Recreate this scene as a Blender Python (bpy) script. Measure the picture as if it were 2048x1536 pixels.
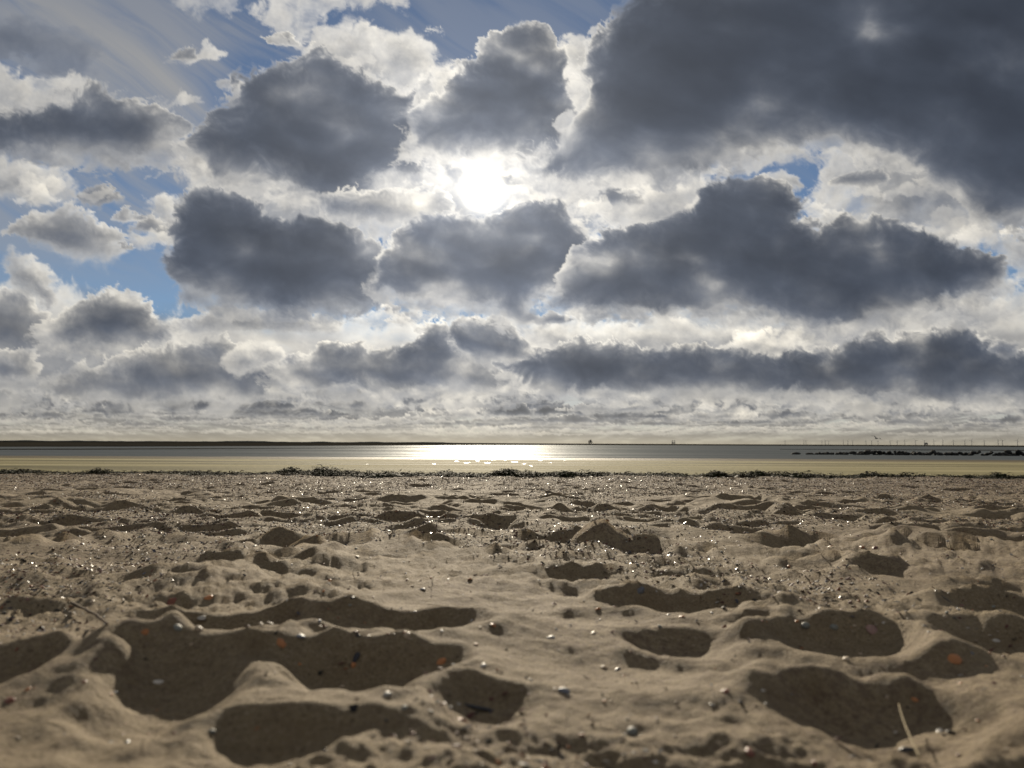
import bpy, bmesh, math, random
import numpy as np
from mathutils import Vector, Matrix, Euler

for o in list(bpy.data.objects): bpy.data.objects.remove(o)
scene = bpy.context.scene
C = scene.collection
rnd = random.Random(11)
npr = np.random.RandomState(11)
# ---- camera model shared by everything --------------------------------------------------------
F_PX = 1538.0                                   # focal length in pixels of a 2048 px wide frame
PITCH = math.atan2(886.5 - 768.0, F_PX)         # the camera looks up a little
ROLL = math.radians(0.25)                       # and leans a hair
CAM_Z = 0.28
_cr, _sr, _cp, _sp = math.cos(ROLL), math.sin(ROLL), math.cos(PITCH), math.sin(PITCH)


def view_dir(px, py):
    """direction in the world that a point of the photograph looks along (x right, y ahead, z up)"""
    a = (np.asarray(px, float) - 1024.0) / F_PX
    b = (768.0 - np.asarray(py, float)) / F_PX
    a, b = a * _cr - b * _sr, b * _cr + a * _sr
    x, y, z = a, _cp - b * _sp, _sp + b * _cp
    n = np.sqrt(x * x + y * y + z * z)
    return x / n, y / n, z / n


def tangent_coords(x, y, z):
    """gnomonic chart of the sky about the viewing direction; inverse of view_dir"""
    fwd = y * _cp + z * _sp
    up = -y * _sp + z * _cp
    fwd = np.maximum(fwd, 0.05)
    a, b = x / fwd, up / fwd
    a, b = a * _cr + b * _sr, b * _cr - a * _sr
    return 1024.0 + a * F_PX, 768.0 - b * F_PX


SUN_PX = (965.0, 378.0)
sx_, sy_, sz_ = view_dir(*SUN_PX)
SUN_EL = math.asin(float(sz_))
SUN_AZ = math.atan2(float(sx_), float(sy_))


# ---- noise --------------------------------------------------------------------------------------
class Perlin:
    def __init__(self, seed):
        r = np.random.RandomState(seed)
        self.p = np.tile(r.permutation(256), 3)
        a = r.rand(256) * 2 * math.pi
        self.gx, self.gy = np.cos(a).astype('f4'), np.sin(a).astype('f4')

    def __call__(self, x, y):
        x = np.asarray(x, 'f4'); y = np.asarray(y, 'f4')
        xi = np.floor(x); yi = np.floor(y)
        fx = x - xi; fy = y - yi
        xi = xi.astype('i4') & 255; yi = yi.astype('i4') & 255
        u = fx * fx * fx * (fx * (fx * 6 - 15) + 10); v = fy * fy * fy * (fy * (fy * 6 - 15) + 10)
        p = self.p

        def g(i, j, dx, dy):
            h = p[p[(xi + i) & 255] + ((yi + j) & 255)]
            return self.gx[h] * dx + self.gy[h] * dy
        n00 = g(0, 0, fx, fy); n10 = g(1, 0, fx - 1, fy); n01 = g(0, 1, fx, fy - 1); n11 = g(1, 1, fx - 1, fy - 1)
        return (n00 + u * (n10 - n00) + v * ((n01 + u * (n11 - n01)) - (n00 + u * (n10 - n00)))) * 1.5


def fbm(nz, x, y, octaves=5, gain=0.5, billow=False):
    s = 0.0; a = 1.0; t = 0.0
    for k in range(octaves):
        n = nz(x + 17.3 * k, y - 9.1 * k)
        if billow: n = 1.0 - 2.2 * np.abs(n)
        s = s + a * n; t += a; a *= gain
        x = x * 2.03; y = y * 2.03
    return s / t


def sstep(a, b, x):
    t = np.clip((x - a) / (b - a), 0, 1)
    return t * t * (3 - 2 * t)


# ---- the clouds -----------------------------------------------------------------------------------
# every cloud: outline on the sky chart, optical thickness, rim softness, edge raggedness, bump size, brightness of its lit side
CLOUDS = []


def cloud(pts, thick=2.5, soft=28, rag=26, size=130, lit=1.0, under=0.0):
    pts = np.array(pts, float)
    if thick > 1.9 and size >= 70:                      # torn, thinner cloud round every heavy one
        c = pts.mean(0); d = pts - c
        grow = 1 + 18.0 / np.maximum(np.hypot(d[:, 0], d[:, 1] * 1.4), 40)
        CLOUDS.append((c + d * grow[:, None] + np.array([0, 13.0]), .72, 26, rag * 2.0, size * .8, lit * .85, under))
    CLOUDS.append((pts, thick, soft, rag, size, lit, under))


def cloud_outlines():
    r = np.random.RandomState(5)

    def bank(cx, cy, w, h, **k):
        """flat-based cloud with a heaped top"""
        n = max(5, int(w / (h * 1.3)))
        t = np.linspace(-1, 1, n)
        top = cy - h * (1 - np.abs(t) ** 2.2) * r.uniform(.25, 1.15, n)
        bot = cy + h * .22 * (1 - t ** 2) * r.uniform(.2, 1.2, n)
        cloud(np.concatenate([np.stack([cx + t * w * .5, top], 1), np.stack([cx + t[::-1] * w * .5, bot[::-1]], 1)]), **k)
    # banks of small flat cumulus towards the horizon, farthest first
    for y0, n, w, h, th in ((866, 16, 260, 5, .35), (858, 16, 240, 7, .6), (849, 17, 220, 8, .8), (840, 18, 200, 10, 1.0), (829, 18, 190, 13, 1.2), (817, 17, 200, 17, 1.4),
                            (803, 15, 210, 22, 1.6), (788, 13, 230, 28, 1.8), (772, 10, 230, 34, 1.7), (752, 8, 240, 40, 1.5)):
        for i in range(n):
            hh = h * r.uniform(.6, 1.5)
            bank(-350 + 2750 * (i + r.uniform(-.7, .7)) / n, y0 + r.uniform(-8, 8) * h / 14, w * r.uniform(.35, 1.6), hh,
                 thick=th * r.uniform(.7, 2.2), soft=hh * .24 + 1.0, rag=hh * .42, size=hh * 2.0 + 6, lit=r.uniform(.75, 1.25))
    # pale haze-thin sheets between the big clouds
    cloud([(-200, 560), (60, 575), (300, 640), (700, 640), (1000, 640), (1400, 640), (1800, 610), (2060, 560), (2300, 560), (2300, 800), (-200, 800)],
          thick=.65, soft=60, rag=55, size=170, lit=.9)
    cloud([(380, 340), (600, 250), (760, 230), (900, 260), (1100, 330), (1420, 330), (1430, 440), (1300, 480), (1000, 470), (700, 500), (400, 460)],
          thick=.85, soft=50, rag=60, size=130, lit=.95)
    cloud([(640, 170), (760, 120), (860, 170), (900, 140), (960, 170), (1120, 90), (1240, 130), (1240, 320), (1000, 340), (800, 320)],
          thick=.7, soft=40, rag=34, size=100, lit=.95)
    # left side, bright heaps above the horizon
    cloud([(-200, 620), (0, 588), (40, 580), (75, 615), (110, 640), (160, 690), (60, 735), (-200, 740)], 1.3, 30, 16, 90, 1.0)
    cloud([(5, 515), (25, 500), (70, 515), (100, 550), (115, 585), (90, 615), (45, 590), (20, 560)], .8, 20, 14, 70, .95)
    cloud([(80, 660), (140, 620), (200, 592), (250, 585), (285, 610), (300, 645), (350, 660), (350, 695), (240, 700), (110, 690)], 2.2, 34, 14, 75, 1.05)
    cloud([(-100, 720), (10, 705), (60, 705), (80, 735), (70, 765), (-100, 770)], 1.3, 22, 10, 60, 1.0)
    cloud([(350, 650), (390, 628), (470, 622), (600, 628), (680, 640), (670, 668), (560, 672), (430, 672)], 1.1, 22, 10, 70, .95)
    cloud([(70, 775), (110, 745), (190, 735), (290, 705), (380, 690), (440, 678), (500, 700), (560, 690), (585, 730), (600, 790), (520, 805), (300, 812), (120, 806)], 1.7, 30, 15, 75, 1.0)
    cloud([(440, 720), (470, 690), (520, 682), (560, 690), (580, 720), (540, 745), (470, 750)], .9, 20, 10, 55, 1.1)
    # band of cumulus across the middle and right
    cloud([(540, 745), (590, 715), (660, 695), (760, 702), (830, 690), (850, 660), (875, 645), (890, 660), (905, 700), (960, 720), (1020, 740), (1060, 770), (960, 782),
           (800, 782), (650, 776), (570, 772)], 2.3, 24, 13, 70, 1.1)
    cloud([(900, 660), (930, 645), (980, 640), (1010, 650), (1040, 672), (1075, 700), (1085, 722), (1020, 735), (950, 728), (915, 700)], 2.1, 22, 11, 60, 1.15)
    cloud([(1040, 660), (1120, 640), (1250, 640), (1400, 645), (1560, 650), (1700, 655), (1760, 690), (1600, 720), (1300, 720), (1100, 715)], .85, 26, 16, 85, 1.15)
    cloud([(1440, 690), (1500, 655), (1560, 660), (1620, 690), (1630, 720), (1520, 730)], .7, 20, 14, 60, 1.25)
    cloud([(1010, 735), (1120, 700), (1200, 690), (1290, 710), (1400, 702), (1500, 715), (1620, 712), (1720, 690), (1840, 680), (1930, 660), (1970, 680), (2000, 715), (2060, 712),
           (2160, 730), (2160, 800), (1980, 800), (1700, 790), (1500, 782), (1300, 785), (1100, 778)], 3.2, 26, 15, 85, 1.1)
    cloud([(1980, 700), (2000, 685), (2030, 690), (2035, 712), (2010, 722)], 1.4, 16, 8, 40, .7)
    cloud([(1640, 612), (1720, 590), (1850, 600), (1960, 590), (2020, 600), (2040, 640), (1960, 662), (1800, 665), (1700, 655)], .8, 30, 20, 90, .95)
    # upper left: small bright heaps, dark slab, thin veil
    cloud([(-120, 60), (40, 30), (150, 60), (205, 105), (190, 150), (90, 130), (-120, 110)], .75, 40, 26, 120, .22)
    cloud([(-150, 120), (0, 130), (50, 160), (120, 150), (190, 165), (180, 210), (60, 240), (-150, 240)], .75, 30, 20, 80, 1.0)
    cloud([(-200, 215), (30, 225), (140, 205), (210, 185), (260, 205), (300, 215), (348, 255), (352, 300), (300, 316), (120, 310), (-200, 310)], 2.6, 42, 22, 110, .8)
    cloud([(-200, 300), (30, 320), (100, 345), (155, 375), (150, 402), (60, 405), (-200, 375)], .85, 28, 16, 90, .95)
    cloud([(10, 468), (70, 430), (130, 418), (190, 440), (235, 470), (240, 520), (215, 545), (150, 525), (80, 490)], 1.35, 32, 14, 80, .95)
    cloud([(295, 400), (330, 388), (365, 405), (370, 440), (345, 490), (310, 470)], .75, 20, 14, 55, 1.05)
    cloud([(250, 480), (275, 468), (305, 480), (300, 496), (265, 496)], .5, 14, 8, 40, .9)
    cloud([(255, 452), (262, 430), (300, 430), (330, 450), (300, 460)], .4, 16, 10, 40, .9)
    # top: small white puffs
    cloud([(490, 20), (540, 0), (620, -30), (800, -50), (820, 10), (720, 20), (640, 30), (620, 75), (560, 78), (520, 50)], .55, 30, 24, 85, 1.05)
    cloud([(340, 5), (470, -20), (480, 20), (400, 40)], .2, 30, 20, 80, .9)
    cloud([(610, 110), (640, 70), (690, 48), (735, 40), (770, 70), (820, 62), (870, 95), (880, 140), (840, 190), (730, 205), (640, 170)], .8, 30, 22, 85, 1.15)
    cloud([(350, 330), (385, 310), (460, 305), (540, 330), (640, 330), (760, 330), (880, 320), (900, 400), (820, 440), (700, 420), (600, 420), (500, 400), (400, 380)], .75, 34, 20, 90, 1.1)
    cloud([(800, 210), (850, 150), (900, 120), (930, 130), (925, 200), (870, 260), (810, 260)], .8, 24, 18, 70, 1.2)
    cloud([(1110, 130), (1120, 72), (1150, 70), (1190, 95), (1230, 130), (1220, 230), (1130, 240)], .7, 24, 18, 70, 1.1)
    # pale sheets right of the sun
    cloud([(1000, 350), (1200, 350), (1400, 330), (1420, 370), (1390, 450), (1310, 470), (1260, 470), (1190, 430), (1120, 405), (1020, 400)], .72, 24, 24, 80, 1.1)
    cloud([(1400, 300), (1500, 285), (1640, 300), (1760, 270), (1900, 300), (2000, 380), (1960, 470), (1800, 480), (1660, 470), (1610, 440), (1640, 330), (1560, 320), (1430, 345)], .85, 36, 26, 100, 1.0)
    cloud([(1780, 470), (1880, 440), (2000, 460), (2200, 430), (2200, 560), (2040, 560), (2000, 500), (1900, 490)], .75, 34, 26, 90, .95)
    # loose shreds round the edges of the heaps
    for (cx, cy, sx, sy, n) in ((620, 330, 260, 60, 16), (1000, 180, 160, 110, 12), (1180, 420, 240, 60, 14), (1720, 400, 260, 80, 14), (290, 470, 60, 50, 5), (880, 610, 220, 40, 10),
                                (1750, 620, 300, 40, 10), (150, 370, 120, 40, 5), (720, 130, 160, 70, 8), (420, 210, 60, 110, 7), (1980, 480, 90, 60, 7), (1300, 640, 300, 22, 8)):
        for i in range(n):
            w = r.uniform(24, 95)
            bank(cx + r.uniform(-1, 1) * sx, cy + r.uniform(-1, 1) * sy, w, w * r.uniform(.22, .5), thick=r.choice([.35, .5, .7, 1.3]), soft=12, rag=13, size=w * .8 + 12, lit=r.uniform(.7, 1.15))
    # big dark cloud left of the sun
    cloud([(385, 310), (440, 270), (470, 215), (490, 170), (560, 160), (600, 138), (660, 120), (740, 170), (800, 200), (820, 260), (850, 300), (830, 340), (760, 350), (740, 400), (700, 430), (640, 420),
           (620, 380), (560, 345), (440, 340)], 3.0, 34, 22, 120, .9)
    cloud([(640, 395), (760, 385), (870, 392), (900, 420), (870, 455), (760, 455), (660, 440)], 1.3, 26, 16, 80, 1.0)
    # cloud below it
    cloud([(345, 520), (375, 500), (360, 440), (390, 395), (430, 385), (490, 400), (520, 430), (560, 450), (640, 450), (700, 470), (740, 500), (760, 560), (740, 600), (660, 618), (560, 622), (440, 610), (385, 580)],
          3.4, 34, 18, 110, .75)
    # heap above the sun
    cloud([(815, 300), (840, 240), (880, 195), (905, 150), (960, 125), (990, 85), (1040, 55), (1085, 70), (1120, 110), (1135, 190), (1170, 260), (1110, 318), (980, 305), (880, 308)], 2.8, 24, 15, 90, 1.15)
    # the great dark sheet, upper right
    cloud([(1060, 330), (1120, 290), (1180, 200), (1175, 130), (1200, 90), (1260, 50), (1310, 10), (1360, -40), (1500, -160), (2400, -160), (2400, 420), (2050, 440), (1960, 430), (1880, 370), (1800, 310), (1650, 270),
           (1500, 285), (1400, 330), (1260, 362), (1120, 352)], 4.0, 44, 24, 150, .95, .0)
    # below the sun: long dark bank
    cloud([(735, 570), (770, 530), (800, 480), (850, 445), (930, 440), (980, 455), (1040, 415), (1090, 405), (1130, 430), (1170, 470), (1200, 490), (1240, 500), (1250, 560), (1180, 570), (1100, 575), (1060, 600), (1070, 640),
           (1020, 642), (990, 610), (900, 608), (800, 596)], 2.7, 26, 14, 90, 1.05)
    cloud([(1110, 600), (1130, 540), (1190, 500), (1210, 475), (1270, 465), (1330, 455), (1390, 420), (1420, 385), (1480, 370), (1560, 375), (1600, 400), (1580, 440), (1620, 470), (1700, 450), (1800, 465), (1880, 490),
           (1930, 500), (2000, 530), (2005, 560), (1960, 590), (1850, 600), (1780, 620), (1700, 650), (1600, 645), (1500, 615), (1300, 616), (1200, 620)], 3.4, 30, 17, 105, .95)
    # shreds under the bank
    cloud([(780, 615), (810, 608), (830, 625), (820, 640), (790, 635)], .7, 14, 10, 40, .5)
    cloud([(700, 640), (760, 620), (860, 640), (850, 660), (760, 665)], .35, 16, 14, 50, 1.0)


def poly_sd(px, py, pts):
    """signed distance to an outline, positive inside"""
    d2 = np.full(px.shape, 1e12, 'f4'); ins = np.zeros(px.shape, bool)
    n = len(pts)
    for i in range(n):
        x0, y0 = pts[i]; x1, y1 = pts[(i + 1) % n]
        ex, ey = x1 - x0, y1 - y0
        wx, wy = px - x0, py - y0
        t = np.clip((wx * ex + wy * ey) / (ex * ex + ey * ey + 1e-9), 0, 1)
        d2 = np.minimum(d2, (wx - t * ex) ** 2 + (wy - t * ey) ** 2)
        c = (y0 > py) != (y1 > py)
        if ey != 0: ins ^= c & (px < x0 + (py - y0) * ex / ey)
    return np.where(ins, 1, -1) * np.sqrt(d2)


def blur(f, r):
    for ax in (0, 1):
        n = f.shape[ax]
        c = np.cumsum(np.concatenate([np.take(f, [0] * (r + 1), ax), f, np.take(f, [n - 1] * r, ax)], ax), ax, dtype='f8')
        f = ((np.take(c, range(2 * r + 1, n + 2 * r + 1), ax) - np.take(c, range(0, n), ax)) / (2 * r + 1)).astype('f4')
    return f


def cloud_fields(px, py, el):
    """px, py: sky chart (2-D grid, rows from low to high), el: elevation in degrees.
    Returns cover (opacity) and sunlit (sunlight scattered towards the viewer, before the phase function)."""
    CLOUDS.clear(); cloud_outlines()
    px = px.astype('f4'); py = py.astype('f4')
    cover = np.zeros_like(px); sunlit = np.zeros_like(px); grey = np.zeros_like(px)
    nzs = [Perlin(s) for s in (3, 8, 21, 34)]
    # thin ice streaks high up, drawn out from upper left to lower right
    ang = math.radians(33)
    u = (px * math.cos(ang) + py * math.sin(ang)); v = (-px * math.sin(ang) + py * math.cos(ang))
    w = fbm(nzs[0], u / 420, v / 160, 3)
    st = fbm(nzs[1], u / 520 + w * .5, v / 46 + w * 1.1, 6, .58)
    base = fbm(nzs[2], u / 600, v / 210, 3)
    veil = sstep(-.30, .55, st * .75 + base * 1.0 + .18 + .25 * sstep(620, 100, px))
    veil *= .62 * sstep(700, 420, py + .1 * px) * (0.4 + .6 * sstep(1000, 300, px))
    band = np.exp(-((py - (-10 + .52 * px)) / 75) ** 2) * sstep(560, 330, px) * sstep(-50, 60, px)
    veil = np.clip(veil + .40 * band * (.65 + .6 * st), 0, 1)
    veil = np.maximum(veil, .07 * sstep(900, 300, py))
    cover = veil * .8
    sunlit = veil * .40
    grey = veil * .45
    # the low deck running out to the horizon, in perspective
    e = np.maximum(el, .15).astype('f4')
    uu = (px - 1000) / 1538 * 57.3 / (e * .55 + 2.6); vv = 3.3 * np.log(e * .6 + 1.0)
    wu = fbm(nzs[3], uu * 1.1, vv * 1.2, 3)
    d = fbm(nzs[0], uu * 1.3 + .25 * wu + 3, vv * 1.7 + .2 * wu, 6, .58)
    heap = fbm(nzs[1], uu * 1.7 + 5, vv * 2.0 - 3, 6, .56, True) - .40
    d2 = fbm(nzs[1], uu * .45 - 7, vv * .9, 3)
    wisp = fbm(nzs[2], uu * 4.1 + wu, vv * 4.0, 5, .62)
    tau = np.clip(.80 + 1.0 * d + .6 * heap + 1.0 * d2, .3, 2.2)
    a = (1 - np.exp(-tau * 5)) * sstep(11.0, 6.0, e + 4.5 * d2 + 2.5 * d)
    sl_ = np.exp(-tau * 1.6) * 1.05 * (1 + .35 * wisp)
    g_ = 1 - .5 * (1 - np.exp(-tau))
    cover = cover * (1 - a) + a; sunlit = sunlit * (1 - a) + a * sl_; grey = grey * (1 - a) + a * g_
    for k, (pts, thick, soft, rag, size, lit, under) in enumerate(CLOUDS):
        m = rag * 2.2
        box = (px > pts[:, 0].min() - m) & (px < pts[:, 0].max() + m) & (py > pts[:, 1].min() - m) & (py < pts[:, 1].max() + m)
        rows = np.where(box.any(1))[0]; cols = np.where(box.any(0))[0]
        if len(rows) < 3 or len(cols) < 3: continue
        sl = np.s_[rows[0]:rows[-1] + 1, cols[0]:cols[-1] + 1]
        x, y = px[sl], py[sl]
        na, nb = nzs[k % 4], nzs[(k + 1) % 4]
        ox, oy = 37.7 * k, 11.3 * k
        wx = fbm(na, x / (size * 1.25) + ox, y / size + oy, 4, .55); wy = fbm(nb, x / (size * 1.25) - ox, y / size + oy, 4, .55)
        xs, ys = x + wx * size * .42, y + wy * size * .30
        bil = fbm(nb, xs / (size * .62) + oy, ys / (size * .52) + ox, 6, .55, True)          # heaped tops
        fine = fbm(na, xs / (size * .45) + oy, ys / (size * .36) - ox, 6, .64)                 # torn wisps
        bil2 = fbm(na, xs / (size * .21) + ox, ys / (size * .19) + oy, 4, .55, True) - .40
        wide = fbm(na, x / (size * 1.5) - oy, y / (size * 1.0) + ox, 3, .45)
        sd = poly_sd(xs, ys, pts) + (.16 if thick > 1.9 else .10) * size
        cy0, cy1 = pts[:, 1].min(), pts[:, 1].max()
        low = sstep(cy0 + .40 * (cy1 - cy0), cy1 - .02 * (cy1 - cy0), y) if thick > 1.0 else .55  # 1 at the base
        torn = sstep(-.15, .35, wide)                                                           # stretches of ragged and of crisp edge
        s = sd + rag * (.50 * bil2 * (1 - .8 * low) + 1.05 * (bil - .10) * (1 - .75 * low) * (1 - .4 * torn) + fine * (.35 + .9 * low + .6 * torn))
        sf = soft * (.75 + 1.7 * low + .5 * torn)
        prof = 1 - np.exp(-np.maximum(s, 0) / sf)
        mott = fbm(nb, xs / (size * .9) + ox, ys / (size * .6) + oy, 6, .55)
        relief = .92 + 1.05 * wide + (.42 + .75 * (thick < 1.0)) * mott
        tau = thick * prof * np.clip(relief, .22, 1.7)
        a = (1 - np.exp(-tau * 5.5)) * sstep(0, 1.0, s / (1.5 + sf * (.08 + .38 * np.maximum(low, torn))))
        # light from the sun side: where the heap thins out towards the sun or upwards
        gs = blur(sd * .6 + rag * (.55 * bil + 1.6 * wide), max(2, int(size / 16)))
        gx = np.gradient(gs, axis=1) / np.maximum(np.gradient(x, axis=1), 1e-3)
        gy = np.gradient(gs, axis=0) / np.where(np.abs(np.gradient(y, axis=0)) < 1e-3, -1e-3, np.gradient(y, axis=0))
        dx, dy = SUN_PX[0] - x, SUN_PX[1] - y
        dl = np.sqrt(dx * dx + dy * dy) + 60
        lx, ly = dx / dl * .6, dy / dl * .6 - .6
        fin = fbm(nb, x / (size * .16) + oy, y / (size * .14), 4, .6)
        facing = np.clip(.5 - .5 * (gx * lx + gy * ly) + .22 * fin, 0, 1.4)
        thru = np.exp(-tau * 1.5)
        sl_ = lit * (thru * (.80 + .55 * facing) + .26 * facing ** 1.5 * np.exp(-tau * .6)) * (1 + .35 * mott)
        sl_ = np.maximum(sl_, 0) ** 1.4 * 1.08
        g = (1 - .72 * (1 - np.exp(-tau * .5))) * (1 + .10 * (relief - .85)) * (1 + .30 * fbm(na, (x + y * .5) / (size * 2.2) + oy, (y - .35 * x) / (size * .8) - ox, 4, .5))
        c0 = cover[sl]
        cover[sl] = c0 * (1 - a) + a
        sunlit[sl] = sunlit[sl] * (1 - a) + a * sl_
        grey[sl] = grey[sl] * (1 - a) + a * g
    # the gap the sun shines through
    gd = np.hypot((px - SUN_PX[0]) / 1.12, py - SUN_PX[1] - 4)
    gd = gd * (1 + .4 * fbm(nzs[2], px / 75 + 3, py / 75, 5, .6)) + 14 * fbm(nzs[1], px / 22, py / 22, 4, .6)
    keep = 1 - .985 * np.exp(-(np.maximum(gd, 0) / 47) ** 5)
    return cover * keep, sunlit * (.35 + .65 * keep), grey * keep
# ---- camera, sky light, sun, exposure -----------------------------------------------------------
cam_d = bpy.data.cameras.new('camera'); cam = bpy.data.objects.new('camera', cam_d); C.objects.link(cam)
cam_d.sensor_width = 36.0; cam_d.lens = 36.0 * F_PX / 2048.0
cam_d.clip_start = 0.02; cam_d.clip_end = 90000
cam.matrix_world = Matrix.Translation((0, 0, CAM_Z)) @ Matrix.Rotation(math.pi / 2 + PITCH, 4, 'X') @ Matrix.Rotation(ROLL, 4, 'Z')
cam_d.dof.use_dof = True; cam_d.dof.focus_distance = 4.5; cam_d.dof.aperture_fstop = 5.0
scene.camera = cam

world = bpy.data.worlds.new('World'); scene.world = world; world.use_nodes = True
wn = world.node_tree.nodes; wl = world.node_tree.links
for n in list(wn): wn.remove(n)
w_out = wn.new('ShaderNodeOutputWorld'); w_bg = wn.new('ShaderNodeBackground'); w_sky = wn.new('ShaderNodeTexSky')
w_sky.sky_type = 'NISHITA'; w_sky.sun_disc = False
w_sky.sun_elevation = SUN_EL; w_sky.sun_rotation = SUN_AZ; w_sky.air_density = .75; w_sky.dust_density = 0.0; w_sky.ozone_density = 2.5
w_bg.inputs['Strength'].default_value = 0.05
wl.new(w_sky.outputs[0], w_bg.inputs[0]); wl.new(w_bg.outputs[0], w_out.inputs[0])

sun_d = bpy.data.lights.new('sun', 'SUN'); sun_d.energy = 4.6; sun_d.angle = math.radians(0.8); sun_d.color = (1.0, .88, .69)
sun = bpy.data.objects.new('sun', sun_d); C.objects.link(sun)
sun.rotation_euler = Vector((-sx_, -sy_, -sz_)).to_track_quat('-Z', 'Y').to_euler()

vs = scene.view_settings
scene.display_settings.display_device = 'sRGB'
vs.view_transform = 'Standard'; vs.look = 'None'; vs.exposure = 0.32; vs.gamma = 1.0; vs.use_curve_mapping = False
cy = scene.cycles
cy.use_denoising = True; cy.max_bounces = 6; cy.diffuse_bounces = 4; cy.glossy_bounces = 3; cy.transparent_max_bounces = 8
cy.sample_clamp_indirect = 4.0; cy.sample_clamp_direct = 0.0; cy.caustics_reflective = False; cy.caustics_refractive = False


# ---- node and object helpers ---------------------------------------------------------------------
class NT:
    """small wrapper to write node trees as expressions"""
    def __init__(self, m): self.t = m.node_tree; self.n = self.t.nodes; self.l = self.t.links

    def put(self, sock, v):
        if isinstance(v, bpy.types.NodeSocket): self.l.new(v, sock)
        elif v is not None:
            try: sock.default_value = v
            except (TypeError, ValueError): sock.default_value = tuple(v) + (1.0,)

    def node(self, kind, **k):
        nd = self.n.new(kind)
        for a, v in k.items(): setattr(nd, a, v)
        return nd

    def math(self, op, a, b=None, c=None, clamp=False):
        nd = self.node('ShaderNodeMath', operation=op, use_clamp=clamp)
        for s, v in zip(nd.inputs, (a, b, c)): self.put(s, v)
        return nd.outputs[0]

    def vmath(self, op, a, b=None, out=0):
        nd = self.node('ShaderNodeVectorMath', operation=op)
        self.put(nd.inputs[0], a); self.put(nd.inputs[1], b)
        return nd.outputs[out]

    def scale(self, v, f):
        nd = self.node('ShaderNodeVectorMath', operation='SCALE'); self.put(nd.inputs[0], v); self.put(nd.inputs['Scale'], f)
        return nd.outputs[0]

    def attr(self, name): return self.node('ShaderNodeAttribute', attribute_name=name).outputs['Fac']

    def noise(self, vec, scale, detail=4, rough=.55, out=0, dist=0.0):
        nd = self.node('ShaderNodeTexNoise'); self.put(nd.inputs['Vector'], vec)
        nd.inputs['Scale'].default_value = scale; nd.inputs['Detail'].default_value = detail; nd.inputs['Roughness'].default_value = rough
        nd.inputs['Distortion'].default_value = dist
        return nd.outputs[out]

    def ramp(self, f, stops, interp='LINEAR'):
        nd = self.node('ShaderNodeValToRGB'); self.put(nd.inputs[0], f); e = nd.color_ramp.elements
        nd.color_ramp.interpolation = interp
        while len(e) > 1: e.remove(e[-1])
        e[0].position = stops[0][0]; e[0].color = tuple(stops[0][1]) + (1,)
        for p, c in stops[1:]: q = e.new(p); q.color = tuple(c) + (1,)
        return nd.outputs[0]

    def mix(self, f, a, b, mode='MIX'):
        nd = self.node('ShaderNodeMix', data_type='RGBA', blend_type=mode)
        self.put(nd.inputs[0], f); self.put(nd.inputs[6], a); self.put(nd.inputs[7], b)
        return nd.outputs[2]

    def bump(self, h, strength, dist=.01, normal=None):
        nd = self.node('ShaderNodeBump'); self.put(nd.inputs['Height'], h); self.put(nd.inputs['Strength'], strength); nd.inputs['Distance'].default_value = dist
        if normal is not None: self.put(nd.inputs['Normal'], normal)
        return nd.outputs[0]


def material(name):
    m = bpy.data.materials.new(name); m.use_nodes = True
    t = NT(m); t.bsdf = t.n['Principled BSDF']; t.out = t.n['Material Output']
    return m, t


def mesh_obj(name, verts, faces, mats=(), parent=None, smooth=True, mat_idx=None, link=True):
    me = bpy.data.meshes.new(name)
    verts = np.asarray(verts, 'f4')
    faces = np.asarray(faces) if not isinstance(faces, np.ndarray) and len(set(map(len, faces))) == 1 else faces
    if isinstance(faces, np.ndarray):
        n, k = faces.shape
        me.vertices.add(len(verts)); me.vertices.foreach_set('co', verts.ravel())
        me.loops.add(n * k); me.loops.foreach_set('vertex_index', faces.astype('i4').ravel())
        me.polygons.add(n); me.polygons.foreach_set('loop_start', np.arange(0, n * k, k, dtype='i4'))
        if mat_idx is not None: me.polygons.foreach_set('material_index', np.asarray(mat_idx, 'i4'))
        me.polygons.foreach_set('use_smooth', np.full(n, smooth))
        me.update(calc_edges=True)
    else:
        me.from_pydata(verts.tolist(), [], [list(f) for f in faces])
        if mat_idx is not None: me.polygons.foreach_set('material_index', np.asarray(mat_idx, 'i4'))
        me.polygons.foreach_set('use_smooth', np.full(len(me.polygons), smooth)); me.update()
    for m in mats: me.materials.append(m)
    o = bpy.data.objects.new(name, me)
    if link: C.objects.link(o)
    if parent is not None: o.parent = parent
    return o


def tag(o, label=None, cat=None, group=None, kind=None):
    if label: o['label'] = label
    if cat: o['category'] = cat
    if group: o['group'] = group
    if kind: o['kind'] = kind
    return o


def empty(name, loc, rz=0.0):
    o = bpy.data.objects.new(name, None); C.objects.link(o); o.location = loc; o.rotation_euler = (0, 0, rz)
    return o


def grid_faces(nr, nc, wrap=False):
    i = np.arange(nr - 1)[:, None]; j = np.arange(nc if wrap else nc - 1)[None, :]
    j2 = (j + 1) % nc
    a = i * nc + j; b = i * nc + j2; c = (i + 1) * nc + j2; d = (i + 1) * nc + j
    return np.stack([a, b, c, d], -1).reshape(-1, 4)
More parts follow.
